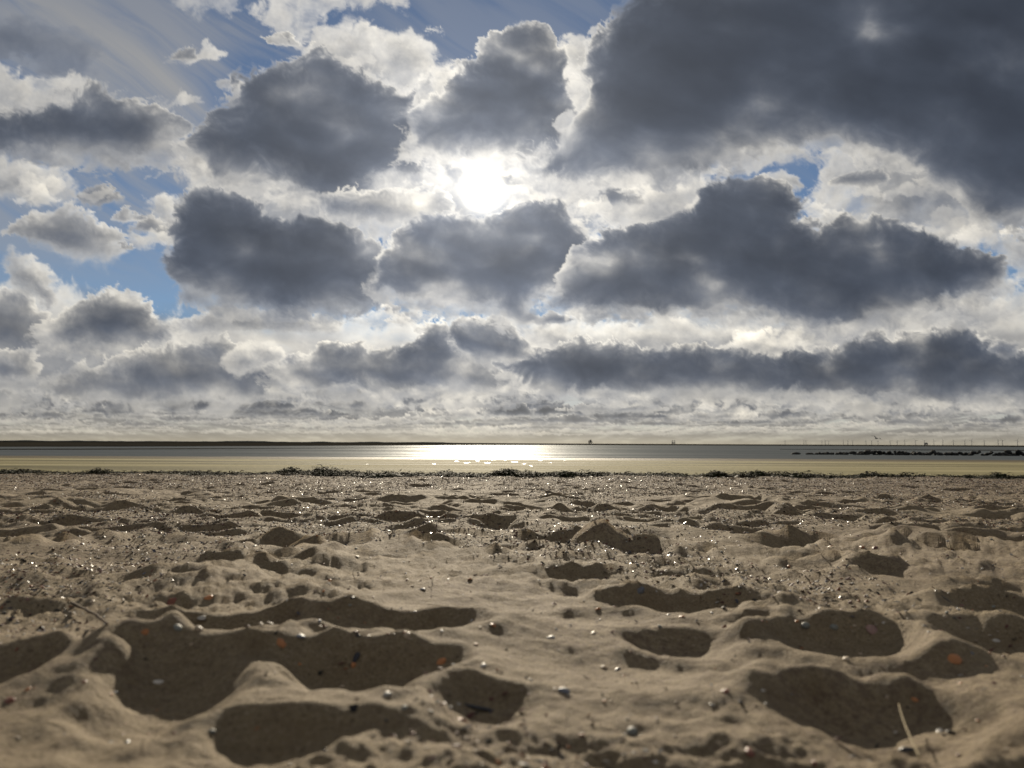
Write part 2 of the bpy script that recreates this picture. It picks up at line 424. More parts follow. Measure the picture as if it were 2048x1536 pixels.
# ---- the sky: a shell of cloud far out, open where the clouds leave gaps ----------------------------
def build_sky():
    az = np.concatenate([np.arange(-180, -37, 1.5), np.arange(-37, 37.01, .08), np.arange(38.5, 180, 1.5)])
    el = np.concatenate([[-.6, -.3, -.1], np.arange(0, 32.5, .074), np.arange(33.5, 89, 1.5), [89.6]])
    A, E = np.meshgrid(np.radians(az), np.radians(el))
    x, y, z = np.cos(E) * np.sin(A), np.cos(E) * np.cos(A), np.sin(E)
    px, py = tangent_coords(x, y, z)
    front = (y > .3)
    px = np.where(front, px, 1e4 * np.sign(x) + px * 0); py = np.where(front, py, -1e4)
    cover, sunlit, grey = cloud_fields(px, py, np.maximum(np.degrees(E), 0))
    # broken cloud round the unseen rest of the sky, thickness set for ambient light
    n1, n2 = Perlin(50), Perlin(51)
    den = np.maximum(z, 0) + .12
    u, v = x / den * 1.1, y / den * 1.1
    t = fbm(n1, u, v, 5, .52) * 1.5 + fbm(n2, u * .3 + 4, v * .3, 3) * 1.2
    tau = np.clip(.75 + 1.5 * t, 0, 2.8)
    a = 1 - np.exp(-tau * 3.5)
    g_c, g_s, g_g = a, a * (np.exp(-tau * 1.5) * .9 + .08), a * (1 - .6 * (1 - np.exp(-tau)))
    out = np.maximum.reduce([-px, px - 2048, -py, np.zeros_like(px)])
    w = sstep(20, 330, out); w = np.where(front, w, 1.0)
    mixin = lambda p, q: p * (1 - w) + q * w
    cover, sunlit, grey = mixin(cover, g_c), mixin(sunlit, g_s), mixin(grey, g_g)
    R = 28000.0
    verts = np.stack([x * R, y * R, z * R], -1).reshape(-1, 3)
    o = mesh_obj('sky', verts, grid_faces(len(el), len(az), wrap=True)[:, ::-1])
    o.location = (0, 0, CAM_Z)
    for nm, f in (('cover', cover), ('sunlit', sunlit), ('grey', grey)):
        at = o.data.attributes.new(nm, 'FLOAT', 'POINT'); at.data.foreach_set('value', np.ascontiguousarray(f, 'f4').ravel())
    m, t = material('cloud_layer')
    t.n.remove(t.bsdf)
    d = t.vmath('NORMALIZE', t.node('ShaderNodeTexCoord').outputs['Object'])
    sep = t.node('ShaderNodeSeparateXYZ'); t.put(sep.inputs[0], d)
    el_d = t.math('MULTIPLY', t.math('ARCSINE', sep.outputs[2]), 57.2958)
    el_d = t.math('MAXIMUM', el_d, 0.0)
    gam = t.math('MULTIPLY', t.math('ARCCOSINE', t.math('MINIMUM', t.vmath('DOT_PRODUCT', d, (float(sx_), float(sy_), float(sz_)), 1), .999999)), 57.2958)
    ex = lambda a, k: t.math('EXPONENT', t.math('MULTIPLY', a, -1.0 / k))
    gauss = lambda a, k: t.math('EXPONENT', t.math('MULTIPLY', t.math('POWER', t.math('DIVIDE', a, k), 2.0), -1.0))
    cov, sl, gr = t.attr('cover'), t.attr('sunlit'), t.attr('grey')
    SH = SHADE
    ph = t.math('MULTIPLY_ADD', ex(gam, SH['ph_w']), SH['ph_b'], SH['ph_a'])
    amb = t.math('MULTIPLY_ADD', ex(gam, SH['am_w']), SH['am_b'], SH['am_a'])
    L = t.vmath('ADD', t.scale(SH['S'], t.math('MULTIPLY', sl, ph)), t.scale(SH['A'], t.math('MULTIPLY', gr, amb)))
    hz = t.math('MULTIPLY', ex(el_d, SH['hz_h']), SH['hz_m'])
    L = t.scale(L, t.math('SUBTRACT', 1.0, hz))
    hb = t.math('MULTIPLY', hz, t.math('MULTIPLY_ADD', gauss(gam, SH['hz_w']), SH['hz_b'], SH['hz_a']))
    L = t.vmath('ADD', L, t.scale(SH['H'], hb))
    thin = t.math('MULTIPLY_ADD', sl, .9, t.math('MULTIPLY_ADD', cov, -.75, 1.0))
    thin = t.math('MINIMUM', t.math('MAXIMUM', thin, 0.0), 1.2)
    au = t.math('MULTIPLY_ADD', gauss(gam, SH['au_w']), SH['au_1'], t.math('MULTIPLY', ex(gam, SH['au_v']), SH['au_2']))
    au = t.math('MULTIPLY_ADD', ex(gam, SH['au_x']), SH['au_3'], t.math('MULTIPLY', au, thin))
    L = t.vmath('ADD', L, t.scale(SH['G'], au))
    em = t.node('ShaderNodeEmission'); t.put(em.inputs[0], L); em.inputs[1].default_value = 1.0
    tr = t.node('ShaderNodeBsdfTransparent')
    tv = t.math('MULTIPLY', t.math('SUBTRACT', 1.0, cov, clamp=True), t.math('SUBTRACT', 1.0, hz))
    t.put(tr.inputs[0], tv)
    add = t.node('ShaderNodeAddShader'); t.l.new(em.outputs[0], add.inputs[0]); t.l.new(tr.outputs[0], add.inputs[1])
    t.l.new(add.outputs[0], t.out.inputs[0])
    m.cycles.emission_sampling = 'NONE'
    o.data.materials.append(m)
    tag(o, 'sky of broken grey cumulus with bright rims and the low sun in a gap', kind='structure')


SHADE = dict(S=(.82, .735, .565), A=(.112, .138, .192), H=(.58, .51, .375), G=(.8, .705, .52), ph_a=.56, ph_b=.55, ph_w=10, am_a=.88, am_b=1.35, am_w=8,
             hz_h=1.25, hz_m=.85, hz_a=.55, hz_b=.72, hz_w=18, au_1=14, au_w=.95, au_2=.17, au_v=1.9, au_3=.085, au_x=11)
build_sky()
# ---- the beach ------------------------------------------------------------------------------------
SLOPE = 0.0147
SEA_Z = -1.0


def to_ground(px, py, z_off=0.0):
    """where the line of sight through a point of the photograph meets the sloping sand"""
    dx, dy, dz = view_dir(px, py)
    t = (CAM_Z - z_off) / (-dz - SLOPE * dy)
    return t * dx, t * dy


# hollows trodden into the sand: left edge, right edge, far lip, near lip (as seen), relative depth
HOLLOWS = [
    (150, 480, 1312, 1500, 1.0), (-60, 110, 1322, 1392, .8), (500, 960, 1292, 1388, 1.0), (872, 1068, 1362, 1462, 1.0), (405, 720, 1446, 1540, .9),
    (230, 640, 1226, 1292, .9), (620, 1020, 1228, 1284, .9), (1005, 1138, 1221, 1253, .9), (1150, 1582, 1166, 1222, 1.0), (1040, 1255, 1122, 1158, 1.0),
    (1208, 1352, 1076, 1116, 1.0), (1372, 1562, 1218, 1256, .8), (1212, 1482, 1236, 1296, 1.0), (1545, 1862, 1229, 1306, 1.0), (1890, 2180, 1226, 1318, 1.0),
    (1530, 2044, 1335, 1532, 1.0), (1866, 2120, 1173, 1216, .9), (1382, 1480, 1139, 1166, 1.0), (1546, 1704, 1106, 1136, .8), (1698, 1826, 1116, 1149, .9),
    (1928, 2080, 1146, 1177, .8), (218, 312, 1146, 1176, .8), (335, 492, 1115, 1150, .9), (48, 126, 1114, 1136, .8), (150, 442, 1065, 1102, .9),
    (630, 746, 1070, 1093, .9), (518, 640, 1101, 1119, .8), (828, 942, 1076, 1096, .7), (1108, 1192, 1036, 1059, 1.0), (1118, 1212, 1065, 1084, .9),
    (948, 1042, 1096, 1113, .8), (1478, 1622, 1066, 1096, .9), (1655, 1762, 1031, 1053, .9), (1716, 1832, 1069, 1089, .8), (-20, 122, 1031, 1046, .8),
    (868, 922, 1041, 1056, .8), (958, 1042, 1041, 1053, .7), (1830, 1960, 1040, 1058, .7), (1950, 2060, 1025, 1046, .8), (1900, 2060, 1066, 1092, .7),
    (640, 720, 1036, 1052, .8), (240, 352, 1036, 1048, .7), (470, 560, 1042, 1054, .7), (760, 850, 1046, 1060, .7), (1280, 1350, 1050, 1064, .7),
    (1430, 1530, 1040, 1056, .7), (700, 760, 1108, 1126, .6), (820, 900, 1140, 1158, .5), (20, 130, 1080, 1096, .5), (1960, 2048, 1112, 1138, .7),
    (150, 260, 1004, 1014, .7), (330, 420, 1012, 1024, .7), (500, 610, 1004, 1016, .7), (720, 860, 996, 1008, .7), (1130, 1210, 1000, 1012, .8), (1040, 1110, 992, 1002, .7),
    (1460, 1540, 1000, 1012, .7), (1600, 1680, 1010, 1022, .7), (1790, 1880, 1000, 1012, .7), (980, 1060, 1016, 1028, .8), (1130, 1220, 1018, 1030, .8), (860, 960, 1012, 1024, .6),
]


class Sheet:
    """height raster of the sand"""
    def __init__(self, x0, x1, y0, y1, res):
        self.x0, self.y0, self.res = x0, y0, res
        self.nx, self.ny = int((x1 - x0) / res) + 1, int((y1 - y0) / res) + 1
        self.x1, self.y1 = x0 + (self.nx - 1) * res, y0 + (self.ny - 1) * res
        self.X, self.Y = np.meshgrid(x0 + res * np.arange(self.nx, dtype='f4'), y0 + res * np.arange(self.ny, dtype='f4'))
        X, Y = self.X, self.Y
        self.wob = fbm(Perlin(61), X * 4.5, Y * 4.5, 5, .55); self.wob3 = fbm(Perlin(68), X * 17, Y * 17, 4, .6); self.wob2 = fbm(Perlin(67), X * 5, Y * 5, 4, .5)
        h = .036 * fbm(Perlin(62), X * .9, Y * .8, 3, .5) + .030 * fbm(Perlin(63), X * 2.6, Y * 3.0, 3, .45)
        self.h = h.astype('f4')

    def hollow(self, cx, cy, rx, ry, depth, rim, ang, far_lip=0.0, pw=.9):
        R = max(rx, ry) * 1.9
        i0, i1 = int((cy - R - self.y0) / self.res), int((cy + R - self.y0) / self.res) + 2
        j0, j1 = int((cx - R - self.x0) / self.res), int((cx + R - self.x0) / self.res) + 2
        i0, j0 = max(i0, 0), max(j0, 0); i1, j1 = min(i1, self.ny), min(j1, self.nx)
        if i1 <= i0 or j1 <= j0: return
        sl = np.s_[i0:i1, j0:j1]
        x, y = self.X[sl] - cx, self.Y[sl] - cy
        ca, sa = math.cos(ang), math.sin(ang)
        x = x + .22 * rx * self.wob2[sl]
        u, v = (x * ca + y * sa) / rx, (-x * sa + y * ca) / ry
        # steep straight far lip, long tapering floor towards the viewer
        v = v - .32; far_side = v > 0
        v = np.where(far_side, v / .68, v / 1.32)
        pe = np.where(far_side, 3.0, 1.75)
        r = (np.abs(u) ** pe + np.abs(v) ** pe) ** (1 / pe) * (1 + .5 * self.wob[sl] + .42 * self.wob3[sl])
        rimh = (rim + far_lip * np.clip(v, 0, 1.2)) * np.clip(1 + 1.9 * self.wob2[sl], .25, 2)
        core = np.clip(1 - r * r, 0, 1)
        k = np.where(r < 1, rimh - (depth + rimh) * core ** pw, rimh * np.exp(-np.maximum(r - 1, 0) / .30))
        self.h[sl] = self.h[sl] * (1 - .55 * np.clip(core * 1.6, 0, 1)) + k

    def finish(self):
        X, Y = self.X, self.Y
        lump = fbm(Perlin(64), X * 9, Y * 11, 4, .55) + .8 * np.interp(Y, [1.4, 2.2], [1, 0]) * fbm(Perlin(69), X * 4.6 + .4 * self.wob, Y * 5.5, 3, .45)
        fine = fbm(Perlin(65), X * 32, Y * 34, 3, .55)
        amp = .45 + .95 * sstep(-.1, .3, fbm(Perlin(66), X * 1.2, Y * 1.2, 2))
        self.h = blur(blur(self.h, max(1, int(round(.011 / self.res)))), max(1, int(round(.008 / self.res)))) + (.0125 * lump + .0052 * fine) * amp * np.interp(Y, [.9, 2.6], [1.25, 1.3])
        self.h -= SLOPE * Y

    def sample(self, x, y):
        a = np.clip((x - self.x0) / self.res, 0, self.nx - 1.001); b = np.clip((y - self.y0) / self.res, 0, self.ny - 1.001)
        i, j = b.astype('i4'), a.astype('i4'); fb, fa = (b - i), (a - j)
        h = self.h
        return (h[i, j] * (1 - fa) + h[i, j + 1] * fa) * (1 - fb) + (h[i + 1, j] * (1 - fa) + h[i + 1, j + 1] * fa) * fb


near = Sheet(-1.9, 1.9, -.3, 2.6, .004)
far = Sheet(-13.5, 13.5, -1.0, 15.0, .014)
WRACK_Y = 10.2


def dig():
    rs = np.random.RandomState(77)
    rand = []
    named = []
    for (xl, xr, yt, yb, dp) in HOLLOWS:
        xm = .5 * (xl + xr)
        if .5 * (yt + yb) > 1270: yb = yt + (yb - yt) * 1.22
        x1, d_far = to_ground(xm, yt, .012); _, d_near = to_ground(xm, yb, 0)
        xa, _ = to_ground(xl, .5 * (yt + yb)); xb, _ = to_ground(xr, .5 * (yt + yb))
        rx, ry = .5 * abs(xb - xa) * 1.02, .5 * abs(d_far - d_near) * 1.04
        cx, cyy = .5 * (xa + xb), .5 * (d_far + d_near)
        ry_ = max(ry, rx * .42) if yt > 1060 else min(max(ry, rx * .6), rx * 1.5)
        cyy = d_far - ry_
        named.append((cx, cyy, rx, ry_))
        lim = min(rx, ry_, .085 if yt < 1160 else .15)
        rand.append((cx, cyy, rx, ry_, min((.36 if yt < 1200 else .29) * dp * lim, .058), min(.14 * lim, .014), rs.uniform(-.12, .12), min(.16 * lim, .020)))
    bg = []
    for k in range(3000):
        y = .3 + 9.6 * rs.rand() ** .8
        x = rs.uniform(-1, 1) * (1.2 + .95 * y)
        r = rs.uniform(.05, .15) * (1 if rs.rand() < .75 else .6) * (np.interp(y, [4, 8], [1, .62]) if y > 2.3 else .62)
        e = rs.uniform(.7, 1.5)
        # keep the trodden pattern of the near ground as it is
        if y < 2.3 and any((abs(x - c[0]) < c[2] + r * .3) and (abs(y - c[1]) < c[3] + r * .3) for c in named): continue
        if y < 1.45 or (y < 2.3 and rs.rand() < .5): continue
        if y > 2.3 and rs.rand() < .15: continue
        s = 1.7 if y > 1.9 else .6
        if y > 1.9: r *= .78; e = rs.uniform(1.05, 1.75)
        bg.append((x, y, r * e, r / e, s * r * rs.uniform(.2, .42), r * rs.uniform(.06, .16), rs.uniform(-.6, .6), r * (.15 if y > 1.9 else .05)))
    for sh in (near, far):
        for q in bg: sh.hollow(*q)
        for q in rand: sh.hollow(*q)
        sh.finish()


dig()


def height(x, y):
    x = np.asarray(x, 'f4'); y = np.asarray(y, 'f4')
    hf = far.sample(x, y); hn = near.sample(x, y)
    e = np.minimum.reduce([x - near.x0, near.x1 - x, y - near.y0, near.y1 - y])
    w = np.clip(e / .12, 0, 1)
    h = hf * (1 - w) + hn * w
    # beyond the wrack line: flat sand with low bars running along the shore, dipping under the sea
    base = -SLOPE * y
    bars = .040 * fbm(Perlin(70), x * .035, y * .22, 4, .5) + .006 * fbm(Perlin(71), x * .5, y * 1.1, 3, .5)
    ef = np.minimum.reduce([x - far.x0, far.x1 - x, y - far.y0])
    soft = sstep(0, 1.5, ef) * sstep(WRACK_Y + 1.0, WRACK_Y - .6, y)
    return h * soft + (base + bars + .02 * fbm(Perlin(72), x * .8, y * .8, 4) * (1 - sstep(WRACK_Y - .5, WRACK_Y + 1, y))) * (1 - soft)


def build_beach():
    r1 = 1 / np.linspace(1 / .40, 1 / 3.0, 300); r2 = np.exp(np.linspace(math.log(3.0), math.log(13.2), 330))[1:]
    r3 = np.exp(np.linspace(math.log(13.2), math.log(95.0), 90))[1:]
    rr = np.concatenate([[.02, .08, .15, .22, .29, .34, .37], r1, r2, r3])
    fine = np.radians(np.arange(-39, 39.01, .102))
    coarse = np.radians(np.concatenate([np.arange(-90, -39, 1.0)]))
    back = np.radians(np.arange(96, 264, 8.0))
    an = np.concatenate([coarse, fine, -coarse[::-1], back])
    A, R = np.meshgrid(an, rr)
    x, y = R * np.sin(A), R * np.cos(A)
    z = height(x, y)
    z = np.where(y < 0, -.06 + .012 * np.sin(x * 3) * np.sin(y * 4) - .01 * np.minimum(-y, 3), z)
    z = np.where(R < .35, z * sstep(.0, .35, R) - .07 * (1 - sstep(.0, .35, R)), z)
    m, t = material('dry_sand')
    pos = t.node('ShaderNodeNewGeometry').outputs['Position']
    sp = t.node('ShaderNodeSeparateXYZ'); t.put(sp.inputs[0], pos)
    flat = t.node('ShaderNodeMapRange', interpolation_type='SMOOTHSTEP'); t.put(flat.inputs[0], t.math('ADD', sp.outputs[1], t.math('MULTIPLY', t.noise(pos, .8, 5), 1.6)))
    flat.inputs[1].default_value = WRACK_Y + .2; flat.inputs[2].default_value = WRACK_Y + 1.8
    flat = flat.outputs[0]
    big = t.noise(pos, 2.2, 5, .6); mid = t.noise(pos, 45, 4, .6); grain = t.noise(pos, 700, 2, .7)
    stre = t.node('ShaderNodeMapping'); stre.inputs['Scale'].default_value = (.022, .20, 0); t.put(stre.inputs[0], pos)
    st = t.noise(stre.outputs[0], 1.0, 6, .6)
    dry = t.ramp(big, [(.30, (.232, .175, .100)), (.55, (.280, .215, .126)), (.75, (.315, .246, .150))])
    dry = t.mix(t.math('MULTIPLY', t.math('SUBTRACT', .60, mid, clamp=True), 1.1), dry, (.16, .115, .072))
    dry = t.mix(t.math('MULTIPLY', t.math('SUBTRACT', grain, .56, clamp=True), 1.6, clamp=True), dry, (.42, .37, .30))
    dry = t.mix(t.math('MULTIPLY', t.math('SUBTRACT', .43, grain, clamp=True), 2.4, clamp=True), dry, (.075, .058, .042))
    spk = t.noise(pos, 210, 3, .7); patch = t.noise(pos, 14, 5, .65)
    dry = t.mix(t.math('MULTIPLY', t.math('SUBTRACT', spk, .555, clamp=True), 6.0, clamp=True), dry, (.36, .29, .20))
    dry = t.mix(t.math('MULTIPLY', t.math('SUBTRACT', .445, spk, clamp=True), 5.0, clamp=True), dry, (.060, .042, .026))
    dry = t.mix(t.math('MULTIPLY', t.math('SUBTRACT', .52, patch, clamp=True), 2.6, clamp=True), dry, (.155, .108, .058))
    # drifts of dark crushed shell, denser away from the viewer where the tide leaves them
    dr = t.math('MULTIPLY', t.math('SUBTRACT', t.noise(pos, 1.1, 5, .6), .40, clamp=True), 3.2, clamp=True)
    farther = t.node('ShaderNodeMapRange', interpolation_type='SMOOTHSTEP'); t.put(farther.inputs[0], sp.outputs[1]); farther.inputs[1].default_value = 2.5; farther.inputs[2].default_value = 8.0
    dr = t.math('MAXIMUM', dr, farther.outputs[0])
    crumbs = t.math('MULTIPLY', t.math('SUBTRACT', t.noise(pos, 75, 5, .75), .47, clamp=True), 9.0, clamp=True)
    dry = t.mix(t.math('MULTIPLY', t.math('MULTIPLY', dr, crumbs), .85), dry, (.090, .052, .042))
    wet = t.ramp(st, [(.40, (.10, .088, .040)), (.46, (.20, .175, .085)), (.53, (.27, .236, .120)), (.60, (.37, .325, .18))])
    wet = t.mix(t.math('MULTIPLY', t.math('SUBTRACT', t.noise(pos, 3.0, 6, .7), .55, clamp=True), 2.0), wet, (.12, .11, .07))
    shore = t.node('ShaderNodeMapRange', interpolation_type='SMOOTHSTEP'); t.put(shore.inputs[0], t.math('ADD', sp.outputs[1], t.math('MULTIPLY', st, 34)))
    shore.inputs[1].default_value = 50; shore.inputs[2].default_value = 68
    wet = t.mix(shore.outputs[0], wet, (.10, .078, .043))
    t.put(t.bsdf.inputs['Base Color'], t.mix(flat, dry, wet))
    wetr = t.ramp(st, [(.40, (.75,) * 3), (.60, (.95,) * 3)])
    wetr = t.mix(shore.outputs[0], wetr, (.6,) * 3)
    t.put(t.bsdf.inputs['Roughness'], t.mix(flat, (.85,) * 3, wetr))
    t.put(t.bsdf.inputs['Specular IOR Level'], t.mix(flat, (.25,) * 3, (.06,) * 3))
    hgt = t.math('ADD', t.math('MULTIPLY', grain, .35), t.math('MULTIPLY', t.noise(pos, 160, 4, .65), 1.0))
    b0 = t.bump(t.noise(pos, 34, 7, .68), .8, .016)
    b1 = t.bump(hgt, .8, .004, b0)
    b2 = t.bump(t.noise(pos, 7, 6, .65), t.math('MULTIPLY', flat, .6), .05, b1)
    t.put(t.bsdf.inputs['Normal'], b2)
    o = mesh_obj('beach', np.stack([x, y, z], -1).reshape(-1, 3), grid_faces(len(rr), len(an), wrap=True)[:, ::-1], [m])
    tag(o, 'trodden beach of dry beige sand falling gently to the water', kind='structure')
    return o


beach = build_beach()


# ---- sea, mudflats, far coast ----------------------------------------------------------------------
def build_sea():
    m, t = material('sea_water')
    pos = t.node('ShaderNodeNewGeometry').outputs['Position']
    mp = t.node('ShaderNodeMapping'); mp.inputs['Scale'].default_value = (.55, 1.0, 1); t.put(mp.inputs[0], pos)
    n1 = t.noise(mp.outputs[0], 1.6, 5, .62); n2 = t.noise(mp.outputs[0], .22, 4, .6)
    mp2 = t.node('ShaderNodeMapping'); mp2.inputs['Scale'].default_value = (.012, .055, 0); t.put(mp2.inputs[0], pos)
    calm = t.noise(mp2.outputs[0], 1.0, 5, .6)
    b = t.bump(n1, t.math('MULTIPLY', t.math('SUBTRACT', calm, .28, clamp=True), 1.5), .30)
    b = t.bump(n2, .3, .8, b)
    # a ruffled sea mirrors only part of the light even at a glancing angle
    t.n.remove(t.bsdf)
    body = t.node('ShaderNodeBsdfDiffuse'); t.put(body.inputs[0], t.ramp(calm, [(.35, (.050, .058, .062)), (.65, (.085, .098, .105))])); t.put(body.inputs['Normal'], b)
    gl = t.node('ShaderNodeBsdfGlossy'); t.put(gl.inputs['Roughness'], t.ramp(calm, [(.36, (.38,) * 3), (.64, (.52,) * 3)])); t.put(gl.inputs['Normal'], b); gl.inputs[0].default_value = (.95, .98, 1, 1)
    mx = t.node('ShaderNodeMixShader'); t.put(mx.inputs[0], t.ramp(calm, [(.36, (.13,) * 3), (.60, (.045,) * 3)])); t.l.new(body.outputs[0], mx.inputs[1]); t.l.new(gl.outputs[0], mx.inputs[2])
    t.l.new(mx.outputs[0], t.out.inputs[0])
    rr = np.concatenate([np.exp(np.linspace(math.log(40), math.log(27900), 60))])
    an = np.radians(np.arange(-180, 180, 4.0))
    A, R = np.meshgrid(an, rr)
    o = mesh_obj('sea', np.stack([R * np.sin(A), R * np.cos(A), np.full_like(R, SEA_Z)], -1).reshape(-1, 3), grid_faces(len(rr), len(an), True)[:, ::-1], [m])
    # the sheet ends before it runs under the dry beach behind the viewer: it simply lies below the sand there
    tag(o, 'shallow grey sea glittering white under the sun', kind='structure')
    mm, t = material('shaded_mud')
    pos = t.node('ShaderNodeNewGeometry').outputs['Position']
    mp = t.node('ShaderNodeMapping'); mp.inputs['Scale'].default_value = (.006, .05, 0); t.put(mp.inputs[0], pos)
    n = t.noise(mp.outputs[0], 1.0, 6, .6)
    t.put(t.bsdf.inputs['Base Color'], t.ramp(n, [(.35, (.018, .017, .015)), (.65, (.05, .045, .035))]))  # wet mud, with the shade of the clouds put into its colour
    t.bsdf.inputs['Roughness'].default_value = 1.0; t.bsdf.inputs['Specular IOR Level'].default_value = 0.0

    def flat(name, edge, far_edge, z, label):
        """edge / far_edge: (photo x, photo y) of the near and the far shore as seen over the water"""
        V = []
        for side in (edge, far_edge):
            xs = np.array([p[0] for p in side], float); ys = np.array([p[1] for p in side], float)
            X = np.linspace(xs[0], xs[-1], 160)
            Y = np.interp(X, xs, ys) + .22 * fbm(Perlin(81), X / 60, X * 0 + z * 50, 4) * (1 if side is edge else .4)
            dx, dy, dz = view_dir(X, Y)
            tt = np.minimum((CAM_Z - SEA_Z - z) / np.maximum(-dz, 5e-5), 27800)
            V.append(np.stack([tt * dx, tt * dy, np.full_like(X, SEA_Z + z)], -1))
        n = 160
        top = np.concatenate(V)
        low = V[0].copy(); low[:, 2] = SEA_Z - .2
        f = [(i, i + 1, n + i + 1, n + i) for i in range(n - 1)] + [(2 * n + i, 2 * n + i + 1, i + 1, i) for i in range(n - 1)]
        o = mesh_obj(name, np.concatenate([top, low]), np.array(f), [mm], smooth=False)
        tag(o, label, kind='structure')
    hor = [(-900, 878.2), (0, 882.15), (1024, 886.62), (2048, 891.1), (2900, 894.8)]
    flat('mudflat', [(-900, 890), (0, 893.2), (230, 892.8), (420, 892.2), (640, 891.4), (900, 890.2), (1100, 889.9), (1400, 890.6), (1800, 892.4), (2048, 893.8), (2900, 898)],
         hor, .05, 'dark mudflat lying along the horizon beyond the water')
    flat('sandbank', [(-400, 898.6), (0, 898.6), (180, 898.4), (420, 897.2), (690, 895.8), (930, 895.0)], [(-400, 897.0), (0, 897.4), (180, 897.1), (420, 896.4), (690, 895.5), (930, 894.9)],
         .06, 'low dark sandbank in the shallows at the left')
    flat('mud_spit', [(1560, 898.4), (1800, 899.6), (2048, 901.0), (2500, 903.5)], [(1560, 898.2), (1800, 898.9), (2048, 900.0), (2500, 902.3)], .06, 'thin dark spit of mud in the water at the right')
    # far coast at the left
    X = np.linspace(-9000, 300, 260); base = 9000.0
    hgt = (5 + 9 * np.clip(fbm(Perlin(83), X / 700, X * 0, 5, .6) + .15, 0, 1) * 2.2) * sstep(300, -1500, X)
    V = np.concatenate([np.stack([X, np.full_like(X, base), np.full_like(X, SEA_Z)], -1), np.stack([X, np.full_like(X, base + 60), hgt], -1), np.stack([X, np.full_like(X, base + 400), np.full_like(X, SEA_Z)], -1)])
    n = len(X)
    f = [(i, i + 1, n + i + 1, n + i) for i in range(n - 1)] + [(n + i, n + i + 1, 2 * n + i + 1, 2 * n + i) for i in range(n - 1)]
    md, t = material('dune_grass'); t.bsdf.inputs['Base Color'].default_value = (.05, .055, .04, 1); t.bsdf.inputs['Roughness'].default_value = 1
    tag(mesh_obj('distant_dunes', V, np.array(f), [md]), 'low dark coast on the horizon at the far left', kind='structure')


build_sea()


# ---- small things on the sand -----------------------------------------------------------------------
def simple_mat(name, col, rough=.4, spec=.5, var=.25, scale=60, coat=0.0, bump=.2, dark=None):
    m, t = material(name)
    co = t.node('ShaderNodeTexCoord').outputs['Object']
    n = t.noise(co, scale, 4, .6)
    c0 = tuple(c * (1 - var) for c in col); c1 = tuple(min(1, c * (1 + var)) for c in col)
    base = t.ramp(n, [(.35, dark or c0), (.62, c1)])
    ri = t.node('ShaderNodeObjectInfo').outputs['Random']
    hsv = t.node('ShaderNodeHueSaturation'); t.put(hsv.inputs['Color'], base); t.put(hsv.inputs['Value'], t.math('MULTIPLY_ADD', ri, .6, .7))
    t.put(t.bsdf.inputs['Base Color'], hsv.outputs[0])
    t.bsdf.inputs['Roughness'].default_value = rough; t.bsdf.inputs['Specular IOR Level'].default_value = spec
    t.bsdf.inputs['Coat Weight'].default_value = coat
    if bump: t.put(t.bsdf.inputs['Normal'], t.bump(n, bump, .002))
    return m


def dull(col): return simple_mat('litter_crumb', col, .62, .22, .3, 60)


LIT_M = [simple_mat('shell_chip', (.42, .37, .30), .36, .45)] + [dull(c) for c in ((.27, .20, .13), (.25, .10, .045), (.115, .045, .036), (.09, .085, .10), (.020, .018, .018), (.22, .13, .10), (.035, .028, .018))]
SH_M = dict(
    white=simple_mat('shell_white', (.46, .42, .36), .42, .4), cream=simple_mat('shell_cream', (.36, .28, .19), .45, .35),
    orange=simple_mat('shell_orange', (.36, .15, .055), .45, .35), rust=simple_mat('shell_rust', (.15, .05, .028), .45, .35),
    grey=simple_mat('shell_grey', (.15, .155, .17), .42, .4), black=simple_mat('shell_black', (.018, .018, .022), .38, .45),
    pink=simple_mat('shell_pink', (.42, .25, .20), .35, .5), wood=simple_mat('driftwood', (.11, .075, .045), .8, .2, .4, 120), straw=simple_mat('dry_straw', (.22, .165, .075), .7, .2),
    stone=simple_mat('pebble_stone', (.20, .20, .17), .6, .4), weed=simple_mat('dried_weed', (.035, .028, .018), .6, .3))


def dome_mesh(outline, h, ribs=0, thick=.06, rings=4, apex=(0, 0), rib_amp=.05):
    """a curved shell plate over a closed outline (unit size): outer face, rim and inner face"""
    out = np.array(outline, float); n = len(out); V = []; F = []
    ap = np.array(apex, float)
    for inner in (0, 1):
        for k in range(rings + 1):
            s = k / rings
            for i in range(n):
                p = ap + (out[i] - ap) * s
                z = h * (1 - s ** 2) * (1 + (rib_amp * math.cos(i * math.pi) if ribs else 0)) + (rib_amp * .5 * s * math.cos(i * math.pi) if ribs else 0)
                V.append((p[0], p[1], z - inner * thick * (1 if s < 1 else .6)))
    m = (rings + 1) * n
    for k in range(rings):
        for i in range(n):
            j = (i + 1) % n
            F.append((k * n + i, (k + 1) * n + i, (k + 1) * n + j, k * n + j))
            F.append((m + k * n + j, m + (k + 1) * n + j, m + (k + 1) * n + i, m + k * n + i))
    for i in range(n):
        j = (i + 1) % n
        F.append((rings * n + i, m + rings * n + i, m + rings * n + j, rings * n + j))
    return np.array(V), np.array(F)


def fan_outline(n=26, wob=.03, seed=0):
    """cockle: hinge at the back, broad rounded front"""
    r = random.Random(seed); P = []
    for i in range(n):
        a = 2 * math.pi * i / n
        rr = 1.0 - .28 * max(0, -math.sin(a)) ** 3 + r.uniform(-wob, wob)
        P.append((rr * math.cos(a), rr * math.sin(a) * .92))
    return P


def shard_outline(seed, n=9):
    r = random.Random(seed)
    a = sorted(2 * math.pi * (i + r.uniform(-.35, .35)) / n for i in range(n))
    e = r.uniform(.5, .9)
    return [(math.cos(t) * q, math.sin(t) * q * e) for t in a for q in [r.uniform(.72, 1.12)]]


